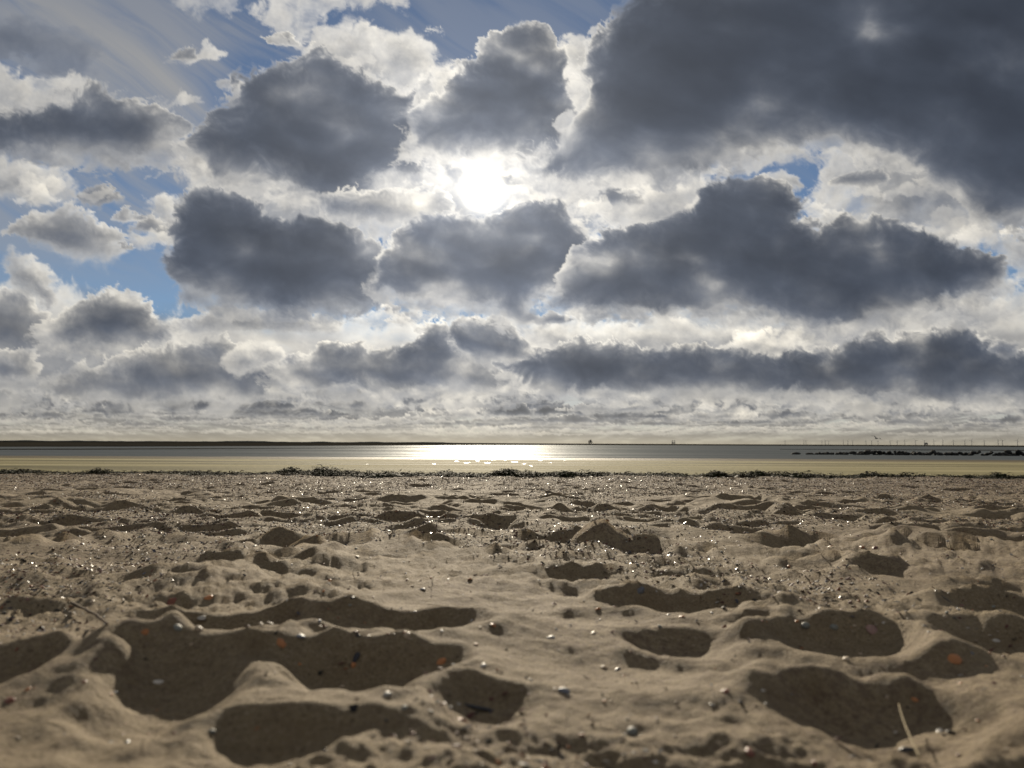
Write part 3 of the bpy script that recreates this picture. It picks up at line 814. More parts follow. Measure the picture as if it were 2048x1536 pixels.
def drop_outline(n=18):
    return [(math.cos(2 * math.pi * i / n) * (1.0), math.sin(2 * math.pi * i / n) * (.48 + .14 * math.cos(2 * math.pi * i / n))) for i in range(n)]


def stone_mesh(seed, sub=2, rough=.18, flat=.65):
    bm = bmesh.new(); bmesh.ops.create_icosphere(bm, subdivisions=sub, radius=1)
    r = random.Random(seed); ph = [Vector((r.uniform(-1, 1), r.uniform(-1, 1), r.uniform(-1, 1))).normalized() for _ in range(9)]
    am = [r.uniform(-1, 1) for _ in ph]
    for v in bm.verts:
        d = v.co.normalized(); s = 1 + rough * sum(a * max(0, d.dot(p) - .35) * 1.6 for a, p in zip(am, ph))
        v.co = Vector((d.x * s * 1.15, d.y * s * .85, d.z * s * flat))
    V = np.array([v.co[:] for v in bm.verts]); F = np.array([[v.index for v in f.verts] for f in bm.faces]); bm.free()
    return V, F


def rod_mesh(length=1.0, r0=.03, r1=.015, bend=.1, seg=8, sides=6, seed=0, knots=0.0):
    r = random.Random(seed); V = []; F = []
    for k in range(seg + 1):
        s = k / seg; rad = (r0 + (r1 - r0) * s) * (1 + knots * r.uniform(-1, 1))
        cx, cz = bend * math.sin(s * math.pi * .9) * length + r.uniform(-.01, .01) * length * knots * 4, r.uniform(-.006, .006) * length
        for i in range(sides):
            a = 2 * math.pi * i / sides
            V.append((s * length, cx + rad * math.cos(a), cz + rad * math.sin(a)))
    for k in range(seg):
        for i in range(sides):
            j = (i + 1) % sides
            F.append((k * sides + i, k * sides + j, (k + 1) * sides + j, (k + 1) * sides + i))
    n = len(V); V += [(0, 0, 0), (length, bend * math.sin(.9 * math.pi) * length, 0)]
    F = [list(f) for f in F]
    for i in range(sides):
        j = (i + 1) % sides
        F.append([n, j, i]); F.append([n + 1, seg * sides + i, seg * sides + j])
    return np.array(V), F


MESH = {}


def proto(kind, var):
    key = (kind, var)
    if key in MESH: return MESH[key]
    if kind == 'cockle': V, F = dome_mesh(fan_outline(26, .02, var), .42, ribs=1, apex=(0, -.55), rings=5)
    elif kind == 'shard': V, F = dome_mesh(shard_outline(var), .22 + .05 * (var % 3), rings=3)
    elif kind == 'mussel': V, F = dome_mesh(drop_outline(), .30, rings=4, apex=(.25, 0))
    elif kind == 'razor': V, F = dome_mesh([(math.cos(a) * 1.0 * abs(math.cos(a)) ** -.35 if abs(math.cos(a)) > .05 else 0, .17 * math.sin(a)) for a in np.linspace(0, 2 * math.pi, 22, endpoint=False)], .07, rings=3)
    elif kind == 'pebble': V, F = stone_mesh(var + 100)
    elif kind == 'twig': V, F = rod_mesh(1, .024, .016, .05, 10, 6, var, .25)
    elif kind == 'straw': V, F = rod_mesh(1, .020, .012, .03, 10, 6, var)
    elif kind == 'weed': V, F = rod_mesh(1, .05, .02, .35, 9, 5, var, .35)
    else: raise KeyError(kind)
    o = mesh_obj(kind, V, F, link=False); me = o.data; bpy.data.objects.remove(o)
    MESH[key] = me
    return me


MESHMAT = {}


def small(kind, colour, var, x, y, size, lift=.25, rot=None, tilt=.25, name=None, dz=0.0):
    key = (kind, var, colour)
    if key not in MESHMAT:
        me = proto(kind, var).copy(); me.materials.clear(); me.materials.append(SH_M[colour]); MESHMAT[key] = me
    o = bpy.data.objects.new(name or kind, MESHMAT[key]); C.objects.link(o)
    z = float(height(x, y))
    e = .006
    gx = float(height(x + e, y) - height(x - e, y)) / (2 * e); gy = float(height(x, y + e) - height(x, y - e)) / (2 * e)
    nrm = Vector((-gx, -gy, 1)).normalized()
    q = nrm.to_track_quat('Z', 'Y')
    if rot is None: rot = rnd.uniform(0, 6.28)
    loc = Euler((rnd.gauss(0, tilt), rnd.gauss(0, tilt), rot)).to_quaternion()
    o.rotation_mode = 'QUATERNION'; o.rotation_quaternion = q @ loc
    o.scale = (size, size, size)
    o.location = (x, y, z + size * (lift * .3 - .10) + dz)
    return o


def ray_ground(px, py):
    """point of the built sand seen at a point of the photograph"""
    dx, dy, dz = (float(v) for v in view_dir(px, py))
    t = np.concatenate([np.arange(.35, 4, .004), np.arange(4, 60, .02)])
    z = height(t * dx, t * dy)
    hit = np.where(CAM_Z + t * dz < z)[0]
    k = hit[0] if len(hit) else len(t) - 1
    return float(t[k] * dx), float(t[k] * dy), float(z[k]), float(t[k])


NAMED = [  # kind, name, colour, photo x, y, width in px, label, category
    ('shard', 'shell_fragment', 'rust', 18, 1405, 30, 'red-brown shell fragment on the lit slope at the far left of the foreground', 'shell'),
    ('shard', 'shell_fragment', 'white', 318, 1368, 30, 'white triangular shell fragment lying in the large shaded hollow at the left', 'shell'),
    ('mussel', 'mussel_shell', 'black', 711, 1320, 32, 'black oval mussel shell in the shadow of the wide hollow left of centre', 'shell'),
    ('mussel', 'mussel_shell', 'black', 255, 1485, 26, 'black mussel shell at the bottom of the large hollow at the left', 'shell'),
    ('shard', 'shell_fragment', 'orange', 880, 1326, 34, 'pale orange shell fragment at the right end of the wide hollow', 'shell'),
    ('shard', 'shell_fragment', 'white', 775, 1392, 26, 'bright white shell fragment on the crest between two hollows left of centre', 'shell'),
    ('mussel', 'mussel_shell', 'grey', 1128, 1386, 32, 'blue-grey mussel shell standing out of bare sand just right of centre', 'shell'),
    ('mussel', 'mussel_shell', 'black', 1235, 1340, 24, 'small black mussel shell on smooth sand right of centre', 'shell'),
    ('pebble', 'pebble', 'stone', 1264, 1466, 30, 'blocky grey-green pebble on the bare sand near the bottom centre', 'pebble'),
    ('shard', 'shell_fragment', 'white', 1100, 1276, 24, 'gleaming white shell chip on the flat sand just right of centre', 'shell'),
    ('shard', 'shell_fragment', 'white', 1877, 1463, 28, 'white shell fragment in the big shaded hollow at the lower right', 'shell'),
    ('mussel', 'mussel_shell', 'black', 1814, 1502, 34, 'black mussel shell beside the straw at the lower right', 'shell'),
    ('cockle', 'cockle_shell', 'orange', 1910, 1322, 30, 'pale orange cockle shell on the bright crest at the right edge', 'shell'),
    ('shard', 'shell_fragment', 'rust', 1450, 1384, 24, 'dark red-brown shell chip on smooth sand left of the big right hollow', 'shell'),
    ('shard', 'shell_fragment', 'rust', 1500, 1506, 32, 'deep red shell fragment half sunk in a dimple at the bottom right', 'shell'),
    ('cockle', 'cockle_shell', 'pink', 1745, 1260, 30, 'ribbed pinkish cockle shell in the shaded hollow at the right', 'shell'),
    ('shard', 'shell_fragment', 'white', 1993, 1283, 18, 'small white shell fragment in shadow at the right edge', 'shell'),
    ('razor', 'razor_shell', 'black', 1900, 1204, 40, 'long dark razor shell lying in front of the hollow at the right edge', 'shell'),
    ('pebble', 'pebble', 'stone', 1668, 1258, 17, 'round grey pebble in the shaded hollow beside the pink cockle', 'pebble'),
    ('pebble', 'pebble', 'stone', 1612, 1252, 17, 'lone rounded pebble at the left of the shaded hollow right of centre', 'pebble'),
    ('weed', 'weed_strand', 'weed', 1425, 1322, 38, 'dark curled strand of weed on the sand right of centre', 'seaweed'),
    ('shard', 'shell_fragment', 'orange', 1363, 1233, 18, 'orange shell chip on the crest of the double hollow right of centre', 'shell'),
    ('shard', 'shell_fragment', 'orange', 1724, 1094, 20, 'orange-brown shell fragment in the litter at the right, farther one of two', 'shell'),
    ('shard', 'shell_fragment', 'rust', 1750, 1096, 20, 'red-brown shell fragment in the litter at the right, nearer one of two', 'shell'),
    ('shard', 'shell_fragment', 'orange', 1660, 1093, 18, 'brown upturned shell fragment at the left end of the litter at the right', 'shell'),
    ('shard', 'shell_fragment', 'orange', 1578, 1133, 14, 'tiny orange shell chip standing alone on bare sand at the right', 'shell'),
    ('cockle', 'cockle_shell', 'white', 404, 1240, 24, 'white ribbed cockle shell in the long shaded trough at the left', 'shell'),
    ('pebble', 'pebble', 'cream', 398, 1260, 20, 'beige pebble just below the white cockle in the trough at the left', 'pebble'),
    ('pebble', 'pebble', 'stone', 356, 1258, 22, 'greyish pebble at the left of the white cockle in the trough', 'pebble'),
    ('shard', 'shell_fragment', 'cream', 541, 1249, 24, 'pale slab of shell lying in the shaded trough left of centre', 'shell'),
    ('shard', 'shell_fragment', 'grey', 600, 1276, 30, 'blue-grey shell fragment with pale rim above the wide hollow', 'shell'),
    ('shard', 'shell_fragment', 'orange', 562, 1286, 34, 'orange shell fragment on the lip of the wide hollow', 'shell'),
    ('razor', 'razor_shell', 'black', 958, 1424, 74, 'black razor shell standing in the round shaded hollow at the bottom centre', 'shell'),
    ('shard', 'shell_fragment', 'grey', 1281, 1184, 28, 'smooth grey-white shell fragment in the shadow of the trough right of centre', 'shell'),
    ('twig', 'twig', 'wood', 178, 1236, 90, 'thin brown twig lying across the sand at the left', 'twig'),
    ('straw', 'straw_stem', 'straw', 1822, 1490, 110, 'yellow straw stem in the big shaded hollow at the lower right', 'straw'),
    ('weed', 'weed_strand', 'weed', 527, 1356, 32, 'short dark weed stub sticking up in the wide hollow', 'seaweed'),
    ('weed', 'weed_strand', 'weed', 294, 1502, 44, 'dark weed stub sticking up at the bottom left', 'seaweed'),
    ('weed', 'weed_strand', 'weed', 712, 1156, 30, 'upright black weed stub among the shell litter left of centre', 'seaweed'),
    ('weed', 'weed_strand', 'weed', 868, 1172, 36, 'tangled black weed stub among the shells near the centre', 'seaweed'),
    ('weed', 'weed_strand', 'weed', 1050, 1092, 26, 'black weed stub at the left of the small mound near the centre', 'seaweed'),
    ('shard', 'shell_fragment', 'rust', 712, 1265, 24, 'rust-brown shell fragment on the sand above the wide hollow', 'shell'),
    ('shard', 'shell_fragment', 'cream', 1186, 1268, 20, 'cream shell chip beside the gleaming white one right of centre', 'shell'),
    ('shard', 'shell_fragment', 'grey', 845, 1180, 30, 'grey shell fragment catching light in the litter near the centre', 'shell'),
    ('shard', 'shell_fragment', 'orange', 420, 1196, 26, 'amber shell fragment in the litter above the long trough at the left', 'shell'),
    ('cockle', 'cockle_shell', 'rust', 345, 1205, 30, 'dark brown cockle shell in the litter above the trough at the left', 'shell'),
]


MARKS = ['far-left red-brown fragment', 'white triangular fragment', 'black oval mussel', 'bottom black mussel', 'pale orange fragment', 'bright white crest fragment', 'upright blue-grey mussel', 'small black mussel', 'blocky grey-green pebble', 'gleaming white chip', 'white fragment in the big right hollow', 'black mussel by the straw', 'pale orange cockle', 'dark red-brown chip', 'deep red fragment', 'ribbed pink cockle', 'small white right-edge fragment', 'long dark razor shell', 'round grey pebble', 'lone rounded pebble', 'dark curled weed', 'orange crest chip', 'farther orange-brown fragment', 'nearer red-brown fragment', 'upturned brown fragment', 'tiny lone orange chip', 'white ribbed cockle', 'beige trough pebble', 'greyish trough pebble', 'pale shell slab', 'blue-grey rimmed fragment', 'orange lip fragment', 'black razor shell', 'smooth grey-white fragment', 'thin brown twig', 'yellow straw stem', 'short weed stub', 'bottom-left weed stub', 'upright weed stub', 'tangled weed stub', 'weed stub by the mound', 'rust-brown fragment', 'cream chip', 'grey glinting fragment', 'amber fragment', 'dark brown cockle']


def scatter_named():
    for i, (kind, name, col, px, py, w, label, cat) in enumerate(NAMED):
        x, y, z, t = ray_ground(px, py)
        size = .40 * w * t / F_PX
        if kind in ('twig', 'straw', 'weed'):
            size *= 2.0
            o = small(kind, col, i, x, y, size, rot=0, tilt=.0, name=name)
            if kind == 'twig':
                (xa, ya, za, _), (xb, yb, zb, _) = ray_ground(142, 1213), ray_ground(212, 1257)
                d = Vector((xb - xa, yb - ya, zb - za)); o.location = (xa, ya, za + .004)
                o.scale = (d.length, .10, .10)
            elif kind == 'straw':
                a, b = ray_ground(1840, 1534), ray_ground(1800, 1442)
                d = Vector((b[0] - a[0], b[1] - a[1], b[2] - a[2] + .012)); o.location = (a[0], a[1], a[2] + .006)
                o.scale = (d.length, .065, .065)
            else:
                d = Vector((rnd.uniform(-.4, .4), .2, 1.0)); o.location.z -= .004
                o.scale = (size * .8, size * .6, size * .6)
                if py in (1322, 1092): d = Vector((1, .2, .15))
            o.rotation_quaternion = d.to_track_quat('X', 'Z')
        else:
            o = small(kind, col, i % 7, x, y, size, name=name, tilt=.22)
            if px == 1128 or px == 958:
                o.rotation_quaternion = Euler((.9 if px == 1128 else .2, .25, .2)).to_quaternion(); o.location.z += size * .25
        tag(o, label, cat)


scatter_named()

# the largest of the other bits of shell: things of their own
def scatter_shells():
    kinds = [('shard', 'white', 16), ('shard', 'cream', 16), ('shard', 'orange', 18), ('shard', 'rust', 18), ('shard', 'grey', 10), ('mussel', 'black', 10), ('mussel', 'grey', 4),
             ('cockle', 'cream', 5), ('cockle', 'orange', 4), ('pebble', 'stone', 5), ('twig', 'wood', 5), ('razor', 'cream', 3)]
    word = dict(white='white', cream='cream', orange='orange', rust='red-brown', grey='grey', black='black', stone='grey', wood='brown')
    noun = dict(shard='shell fragment', mussel='mussel shell', cockle='cockle shell', pebble='pebble', twig='twig', razor='razor shell')
    size_w = dict(shard='', mussel='', cockle='', pebble='', twig='', razor='')
    bag = [k for k in kinds for _ in range(k[2])]
    n = 0; used = set()
    while n < 240:
        kind, col, _ = rnd.choice(bag)
        px, py = rnd.uniform(0, 2048), 1062 + 470 * rnd.random() ** 1.5
        den = fbm(DENS, np.array([px / 260]), np.array([py / 60]), 3)[0]
        if py < 1300 and den < -.05 and rnd.random() < .8: continue
        if py > 1290 and rnd.random() < .45: continue
        x, y, z, t = ray_ground(px, py)
        s = rnd.uniform(.0024, .0056) * (1.15 if kind == 'cockle' else 1) * (1 if t > 1 else .75)
        if kind == 'twig': s *= 6
        var = rnd.randrange(6)
        nm = {'shard': 'shell_fragment', 'mussel': 'mussel_shell', 'cockle': 'cockle_shell', 'razor': 'razor_shell'}.get(kind, kind)
        o = small(kind, col, var, x, y, s, name=nm, tilt=.3)
        if kind == 'twig': o.scale = (s, s * .5, s * .5); o.location.z += .002
        dd = [math.hypot(q[3] - px, (q[4] - py) * 2.2) for q in NAMED]
        k = min(range(len(dd)), key=dd.__getitem__); ddx, ddy = px - NAMED[k][3], py - NAMED[k][4]
        step = 'just ' if dd[k] < 60 else '' if dd[k] < 150 else 'well '
        where = ('right of' if ddx > 0 else 'left of') if abs(ddx) > 2.2 * abs(ddy) else ('in front of' if ddy > 0 else 'beyond')
        big = 'small' if s * F_PX / t > 6.5 else 'tiny'
        lab = f'{big} {word[col]} {noun[kind]} {step}{where} the {MARKS[k]}'
        if lab in used: bpy.data.objects.remove(o); continue
        used.add(lab)
        tag(o, lab, 'shell' if kind in ('shard', 'mussel', 'cockle', 'razor') else kind, f'{word[col]} {noun[kind]}s strewn over the sand')
        n += 1


DENS = Perlin(90)
scatter_shells()


def litter():
    """everything smaller: the crushed shell and weed crumbs nobody could count, one mass"""
    rs = np.random.RandomState(5)
    N = 190000
    y = .55 + 9.7 * rs.rand(N * 3) ** 1.1; x = rs.uniform(-1, 1, N * 3) * (.72 * y + .35)
    # drifts of litter and bare patches, thicker towards the wrack line
    den = fbm(DENS, x * 1.3, y * 1.0, 4, .55) + .5 * fbm(Perlin(91), x * .45, y * .5, 3)
    p = np.clip(.40 + 2.6 * den + .17 * (y - 3), .03, 1) * np.clip((y / 2.2) ** 1.0, .16, 1)
    k = rs.rand(N * 3) < p
    x, y = x[k][:N], y[k][:N]; n = len(x)
    z = height(x, y)
    size = (.0018 + .0052 * rs.rand(n) ** 2.2) * (1 + .10 * y)
    # four-cornered humped chips, closed underneath
    a = (np.arange(4) / 4 * 2 * math.pi)[None, :] + rs.uniform(-.45, .45, (n, 4)); rot = rs.rand(n, 1) * 6.28
    rr = rs.uniform(.6, 1.2, (n, 4)); el = rs.uniform(.28, .95, (n, 1))
    lx, ly = np.cos(a) * rr, np.sin(a) * rr * el
    lx, ly = lx * np.cos(rot) - ly * np.sin(rot), lx * np.sin(rot) + ly * np.cos(rot)
    tx, ty = rs.normal(0, .26, (n, 1)), rs.normal(0, .26, (n, 1))
    stand = rs.rand(n, 1) < .22
    tx = np.where(stand, rs.uniform(-.75, .75, (n, 1)), tx); ty = np.where(stand, rs.uniform(-.75, .75, (n, 1)), ty)
    P = np.concatenate([np.stack([lx, ly, np.zeros((n, 4))], -1), np.concatenate([rs.uniform(-.2, .2, (n, 1, 2)), rs.uniform(.12, .4, (n, 1, 1))], 2)], 1)
    P[:, :, 2] += P[:, :, 0] * tx + P[:, :, 1] * ty
    P *= size[:, None, None]
    P[:, :, 0] += x[:, None]; P[:, :, 1] += y[:, None]; P[:, :, 2] += (z + size * np.where(stand[:, 0], .35, .16))[:, None]
    tri = [(i, (i + 1) % 4, 4) for i in range(4)] + [(2, 1, 0), (3, 2, 0)]
    F = (np.arange(n)[:, None, None] * 5 + np.array(tri)[None]).reshape(-1, 3)
    names = ['white', 'cream', 'orange', 'rust', 'grey', 'black', 'pink', 'weed']
    mi = rs.choice(len(names), n, p=[.14, .12, .10, .23, .08, .16, .05, .12])
    o = mesh_obj('shell_litter', P.reshape(-1, 3), F, LIT_M, smooth=False, mat_idx=np.repeat(mi, 6))
    tag(o, 'litter of crushed shell and weed crumbs strewn over the sand', kind='stuff')


litter()


# ---- the wrack line ---------------------------------------------------------------------------------------
WEED_M = simple_mat('wet_seaweed', (.026, .030, .012), .75, .12, .5, 30, bump=.4)
WEED_B = simple_mat('brown_seaweed', (.042, .033, .014), .75, .12, .5, 30, bump=.4)


def weed_strands(cx, cy, cz, rx, ry, h, n, rs):
    """flat bent ribbons heaped over an oval"""
    seg = 5
    r = np.sqrt(rs.rand(n)); a = rs.rand(n) * 6.283
    sx, sy = r * np.cos(a), r * np.sin(a)
    zz = h * (1 - r ** 2) * rs.rand(n) ** .6
    x0, y0 = cx + sx * rx, cy + sy * ry
    L = rs.uniform(.03, .11, n); dirn = rs.rand(n) * 6.283; curl = rs.normal(0, 1.6, n); up = rs.uniform(-.4, .7, n) * (rs.rand(n) < .8) + 0
    w = rs.uniform(.002, .008, n)
    V = np.zeros((n, seg + 1, 2, 3)); X, Y = x0.copy(), y0.copy(); Z = zz.copy()
    for k in range(seg + 1):
        s = k / seg
        d = dirn + curl * s
        px, py = -np.sin(d), np.cos(d)
        ww = w * (1 - .7 * abs(s - .4))
        tw = rs.normal(0, .5, n)
        for q, sg in enumerate((-1, 1)):
            V[:, k, q] = np.stack([X + sg * px * ww, Y + sg * py * ww, Z + sg * tw * ww], -1)
        X = X + np.cos(d) * L / seg; Y = Y + np.sin(d) * L / seg; Z = np.maximum(Z + up * (1 - 1.7 * s) * L / seg, .002)
    V[..., 2] += cz if np.isscalar(cz) else height(V[..., 0], V[..., 1]) + .002
    V = V.reshape(n, -1, 3)
    f = [(2 * k, 2 * k + 2, 2 * k + 3, 2 * k + 1) for k in range(seg)]
    F = (np.arange(n)[:, None, None] * V.shape[1] + np.array(f)[None]).reshape(-1, 4)
    return V.reshape(-1, 3), F


def heap(cx, cy, rx, ry, h, seed):
    """lumpy core of a heap of weed"""
    nu, nv = 26, 9
    a = np.linspace(0, 2 * math.pi, nu, endpoint=False); s = np.linspace(0, 1, nv)
    A, S = np.meshgrid(a, s)
    nz = Perlin(seed)
    x = cx + np.cos(A) * S * rx * (1 + .25 * nz(np.cos(A) * 1.5 + 5, np.sin(A) * 1.5)); y = cy + np.sin(A) * S * ry
    z = h * np.sqrt(np.maximum(1 - S ** 2.2, 0)) * (.75 + .9 * fbm(nz, x * 22, y * 22, 3)) - .01
    z = z + height(x, y)
    return np.stack([x, y, z], -1).reshape(-1, 3), grid_faces(nv, nu, True)


def wrack():
    rs = np.random.RandomState(9)
    # where along the beach weed lies, read off the photograph: photo x and height of the pile in px
    xs = [-700, -200, 0, 60, 100, 180, 190, 260, 330, 480, 500, 560, 640, 700, 800, 900, 930, 960, 1100, 1200, 1340, 1360, 1400, 1420, 1560, 1700, 1840, 1960, 1975, 2040, 2300, 2700]
    hs = [4, 7, 6, 7, 3, 1, 7, 6, 3, 7, 6, 8, 9, 8, 9, 9, 4, 7, 8, 9, 7, 3, 2, 9, 9, 8, 7, 5, 1, 7, 8, 6]
    parts = []
    n = 300
    for i in range(n):
        px = -650 + 3300 * (i + rs.uniform(-.5, .5)) / n
        hp = np.interp(px, xs, hs) * rs.uniform(.4, 1.4) * 1.1 * float(np.clip(.95 + 1.6 * fbm(Perlin(95), np.array([px / 90.0]), np.array([0.0]), 3)[0], .1, 1.6))
        if hp < 3: continue
        yy = WRACK_Y + rs.normal(0, .16) + .22 * math.sin(px * .0062) + .12 * math.sin(px * .021)
        xx = (px - 1024) / F_PX * yy * 1.0
        h = hp * yy / F_PX * .75
        rx, ry = rs.uniform(.12, .32), rs.uniform(.10, .22)
        parts.append((*heap(xx, yy, rx * .9, ry * .8, h * .8, 200 + i), 0))
        parts.append((*weed_strands(xx, yy, np.zeros(1), rx * 1.3, ry * 1.4, h * 1.15, int(50 + 6 * hp), rs), 0))
    # crumbs thinning out on both sides
    xx = rs.uniform(-11, 11, 1500)
    for (a, b, m) in ((-11, 11, 1500), (-11, 11, 900)):
        V, F = weed_strands(0, WRACK_Y + (.1 if m == 1500 else -.4), np.zeros(1), 11, .9 if m == 1500 else 1.6, .006, m, rs)
        parts.append((V, F, 0))
    off = 0; VV = []; FF = []
    for V, F, _ in parts:
        VV.append(V); FF.append(F + off); off += len(V)
    o = mesh_obj('seaweed', np.concatenate(VV), np.concatenate(FF), [WEED_M, WEED_B], mat_idx=(np.arange(sum(len(f) for f in FF)) // 700) % 2)
    tag(o, 'dark wrack line of heaped seaweed across the beach', kind='stuff')
    # the clumps that stand out of the line
    for px, ph, pw, lab in ((1016, 17, 34, 'tallest rounded dark seaweed clump in the wrack line, just right of the sun glitter'),
                            (996, 12, 26, 'smaller seaweed clump at the left shoulder of the tallest clump'),
                            (1130, 13, 60, 'broad seaweed clump in the wrack line right of the tallest clump'),
                            (205, 12, 48, 'isolated seaweed clump at the left end of the wrack line'),
                            (585, 14, 70, 'long dark seaweed clump in the wrack line left of centre'),
                            (1432, 14, 50, 'seaweed clump at the left end of the right stretch of the wrack line'),
                            (1515, 14, 60, 'seaweed clump with a humped top in the right stretch of the wrack line'),
                            (1735, 13, 56, 'seaweed clump in the wrack line below the gull'),
                            (1995, 12, 40, 'seaweed clump at the far right end of the wrack line')):
        yy = WRACK_Y - .1; xx = (px - 1024) / F_PX * yy; h = ph * yy / F_PX; w = pw * yy / F_PX * .5
        r = empty('seaweed_clump', (xx, yy, float(height(xx, yy))))
        for nm, (V, F), mt in (('heap', heap(xx, yy, w, .13, h * .92, 400 + px), WEED_M), ('strands', weed_strands(xx, yy, np.zeros(1), w * 1.1, .16, h * .95, 240, rs), WEED_B)):
            mesh_obj(nm, V - np.array(r.location)[None], F, [mt], parent=r)
        tag(r, lab, 'seaweed', 'clumps of seaweed in the wrack line')


wrack()


# ---- pools at the water's edge --------------------------------------------------------------------------------
ORD = 'first second third fourth fifth sixth seventh eighth ninth tenth eleventh twelfth thirteenth fourteenth fifteenth'.split()


def pools():
    m, t = material('pool_water')
    pos = t.node('ShaderNodeNewGeometry').outputs['Position']
    t.bsdf.inputs['Base Color'].default_value = (.08, .075, .06, 1); t.bsdf.inputs['Roughness'].default_value = .22; t.bsdf.inputs['IOR'].default_value = 1.33
    t.put(t.bsdf.inputs['Normal'], t.bump(t.noise(pos, 7.0, 4, .6), .9, .05))
    spots = [(914, 923, 16), (934, 926, 20), (955, 922, 14), (975, 926, 22), (1030, 924, 24), (1048, 928, 16), (1080, 922, 18), (1010, 921, 12), (868, 929, 12), (1100, 926, 14), (1062, 932, 12), (822, 919, 12), (985, 919, 30), (1130, 921, 18), (735, 929, 10)]
    for i, (px, py, w) in enumerate(spots):
        x, y, z, tt = ray_ground(px, py)
        n = 18; rx = .3 * w * tt / F_PX; ry = rx * 1.6 + .15
        r = random.Random(i); V = [(0, 0, 0)] + [(rx * math.cos(2 * math.pi * k / n) * r.uniform(.75, 1.15), ry * math.sin(2 * math.pi * k / n) * r.uniform(.75, 1.15), 0) for k in range(n)]
        hz = [float(height(x + v[0], y + v[1])) for v in V]
        zz = max(hz) + .006
        # a shallow dish of water with a skirt down into the sand
        V2 = V + [(v[0] * 1.02, v[1] * 1.02, -.05) for v in V[1:]]
        F = [(0, 1 + k, 1 + (k + 1) % n) for k in range(n)] + [(1 + k, 1 + n + k, 1 + n + (k + 1) % n) for k in range(n)] + [(1 + k, 1 + n + (k + 1) % n, 1 + (k + 1) % n) for k in range(n)]
        o = mesh_obj('pool', V2, np.array(F), [m], smooth=False); o.location = (x, y, zz)
        k = sorted(q[0] for q in spots).index(px)
        tag(o, f'{ORD[k]} small glinting pool from the left on the wet sand below the glitter', 'pool', 'small glinting pools on the wet sand')


pools()


# ---- groyne ---------------------------------------------------------------------------------------------------
ROCK_M = simple_mat('groyne_rock', (.028, .027, .024), .85, .2, .5, 6, bump=.6)


def groyne():
    root = empty('rock_groyne', (38, 98, SEA_Z))
    meshes = []
    for v in range(6):
        V, F = stone_mesh(700 + v, 2, .34, .75)
        o = mesh_obj('rock', V, F, [ROCK_M], smooth=False, link=False); meshes.append(o.data); bpy.data.objects.remove(o)
    rs = random.Random(4)
    A, B = Vector((38.5, 98.5)), Vector((80.0, 92.0))
    n = 170
    for i in range(n):
        s = (i // 2 + rs.uniform(-.3, .3)) / (n / 2)
        p = A.lerp(B, s); back = i % 2
        grow = min(1, .35 + s * 4.5)
        size = rs.uniform(.2, .38) * (.7 + .25 * grow)
        o = bpy.data.objects.new('rock', rs.choice(meshes)); C.objects.link(o); o.parent = root
        o.location = (p.x - 38 + rs.uniform(-.15, .15), p.y - 98 + back * .45 + rs.uniform(-.1, .1), size * .35 + back * .08 * grow + (rs.uniform(.12, .3) * grow if rs.random() < .3 else 0) - .12 * (1 - grow))
        o.rotation_euler = (rs.uniform(-.5, .5), rs.uniform(-.5, .5), rs.uniform(0, 6.28)); o.scale = (size * rs.uniform(.9, 1.5), size, size * rs.uniform(.75, 1.1))
    tag(root, 'low groyne of dark rocks running out into the water at the right', 'groyne')
    for px, lab in ((1591, 'lone dark rock in the water, farthest out beyond the end of the groyne'), (1616, 'dark rock in the water just beyond the end of the groyne')):
        o = bpy.data.objects.new('sea_rock', meshes[px % 6]); C.objects.link(o)
        o.location = ((px - 1024) / F_PX * 99, 99, SEA_Z + .06); o.scale = (.5, .35, .26); tag(o, lab, 'rock', 'rocks off the end of the groyne')


groyne()


# ---- far things on the horizon -------------------------------------------------------------------------------------
def plain(name, col, rough=.5):
    m, t = material(name); co = t.node('ShaderNodeTexCoord').outputs['Object']
    t.put(t.bsdf.inputs['Base Color'], t.ramp(t.noise(co, .3, 3), [(.3, tuple(c * .9 for c in col)), (.7, tuple(min(1, c * 1.1) for c in col))])); t.bsdf.inputs['Roughness'].default_value = rough
    return m


TURB_M = plain('turbine_haze_grey', (.22, .23, .24)); DARK_M = plain('dark_hull', (.03, .03, .035)); SAIL_M = plain('tan_sail', (.10, .085, .07), .9); STEEL_M = plain('platform_steel', (.16, .16, .16))  # the turbine grey has the tint of distant haze mixed into its colour


def box(x0, x1, y0, y1, z0, z1):
    V = [(x, y, z) for z in (z0, z1) for y in (y0, y1) for x in (x0, x1)]
    return V, [(0, 2, 3, 1), (4, 5, 7, 6), (0, 1, 5, 4), (2, 6, 7, 3), (0, 4, 6, 2), (1, 3, 7, 5)]


def multi(*bs):
    V = []; F = []
    for v, f in bs: F += [tuple(i + len(V) for i in q) for q in f]; V += v
    return V, F


def cone(r0, r1, z0, z1, n=10, x=0, y=0):
    V = [(x + r * math.cos(2 * math.pi * i / n), y + r * math.sin(2 * math.pi * i / n), z) for r, z in ((r0, z0), (r1, z1)) for i in range(n)]
    F = [(i, (i + 1) % n, n + (i + 1) % n, n + i) for i in range(n)] + [tuple(range(n))[::-1], tuple(range(n, 2 * n))]
    return V, F


def horizon_point(px, dist):
    dx, dy, dz = (float(v) for v in view_dir(px, 887.0)); h = math.hypot(dx, dy)
    return dx / h * dist, dy / h * dist


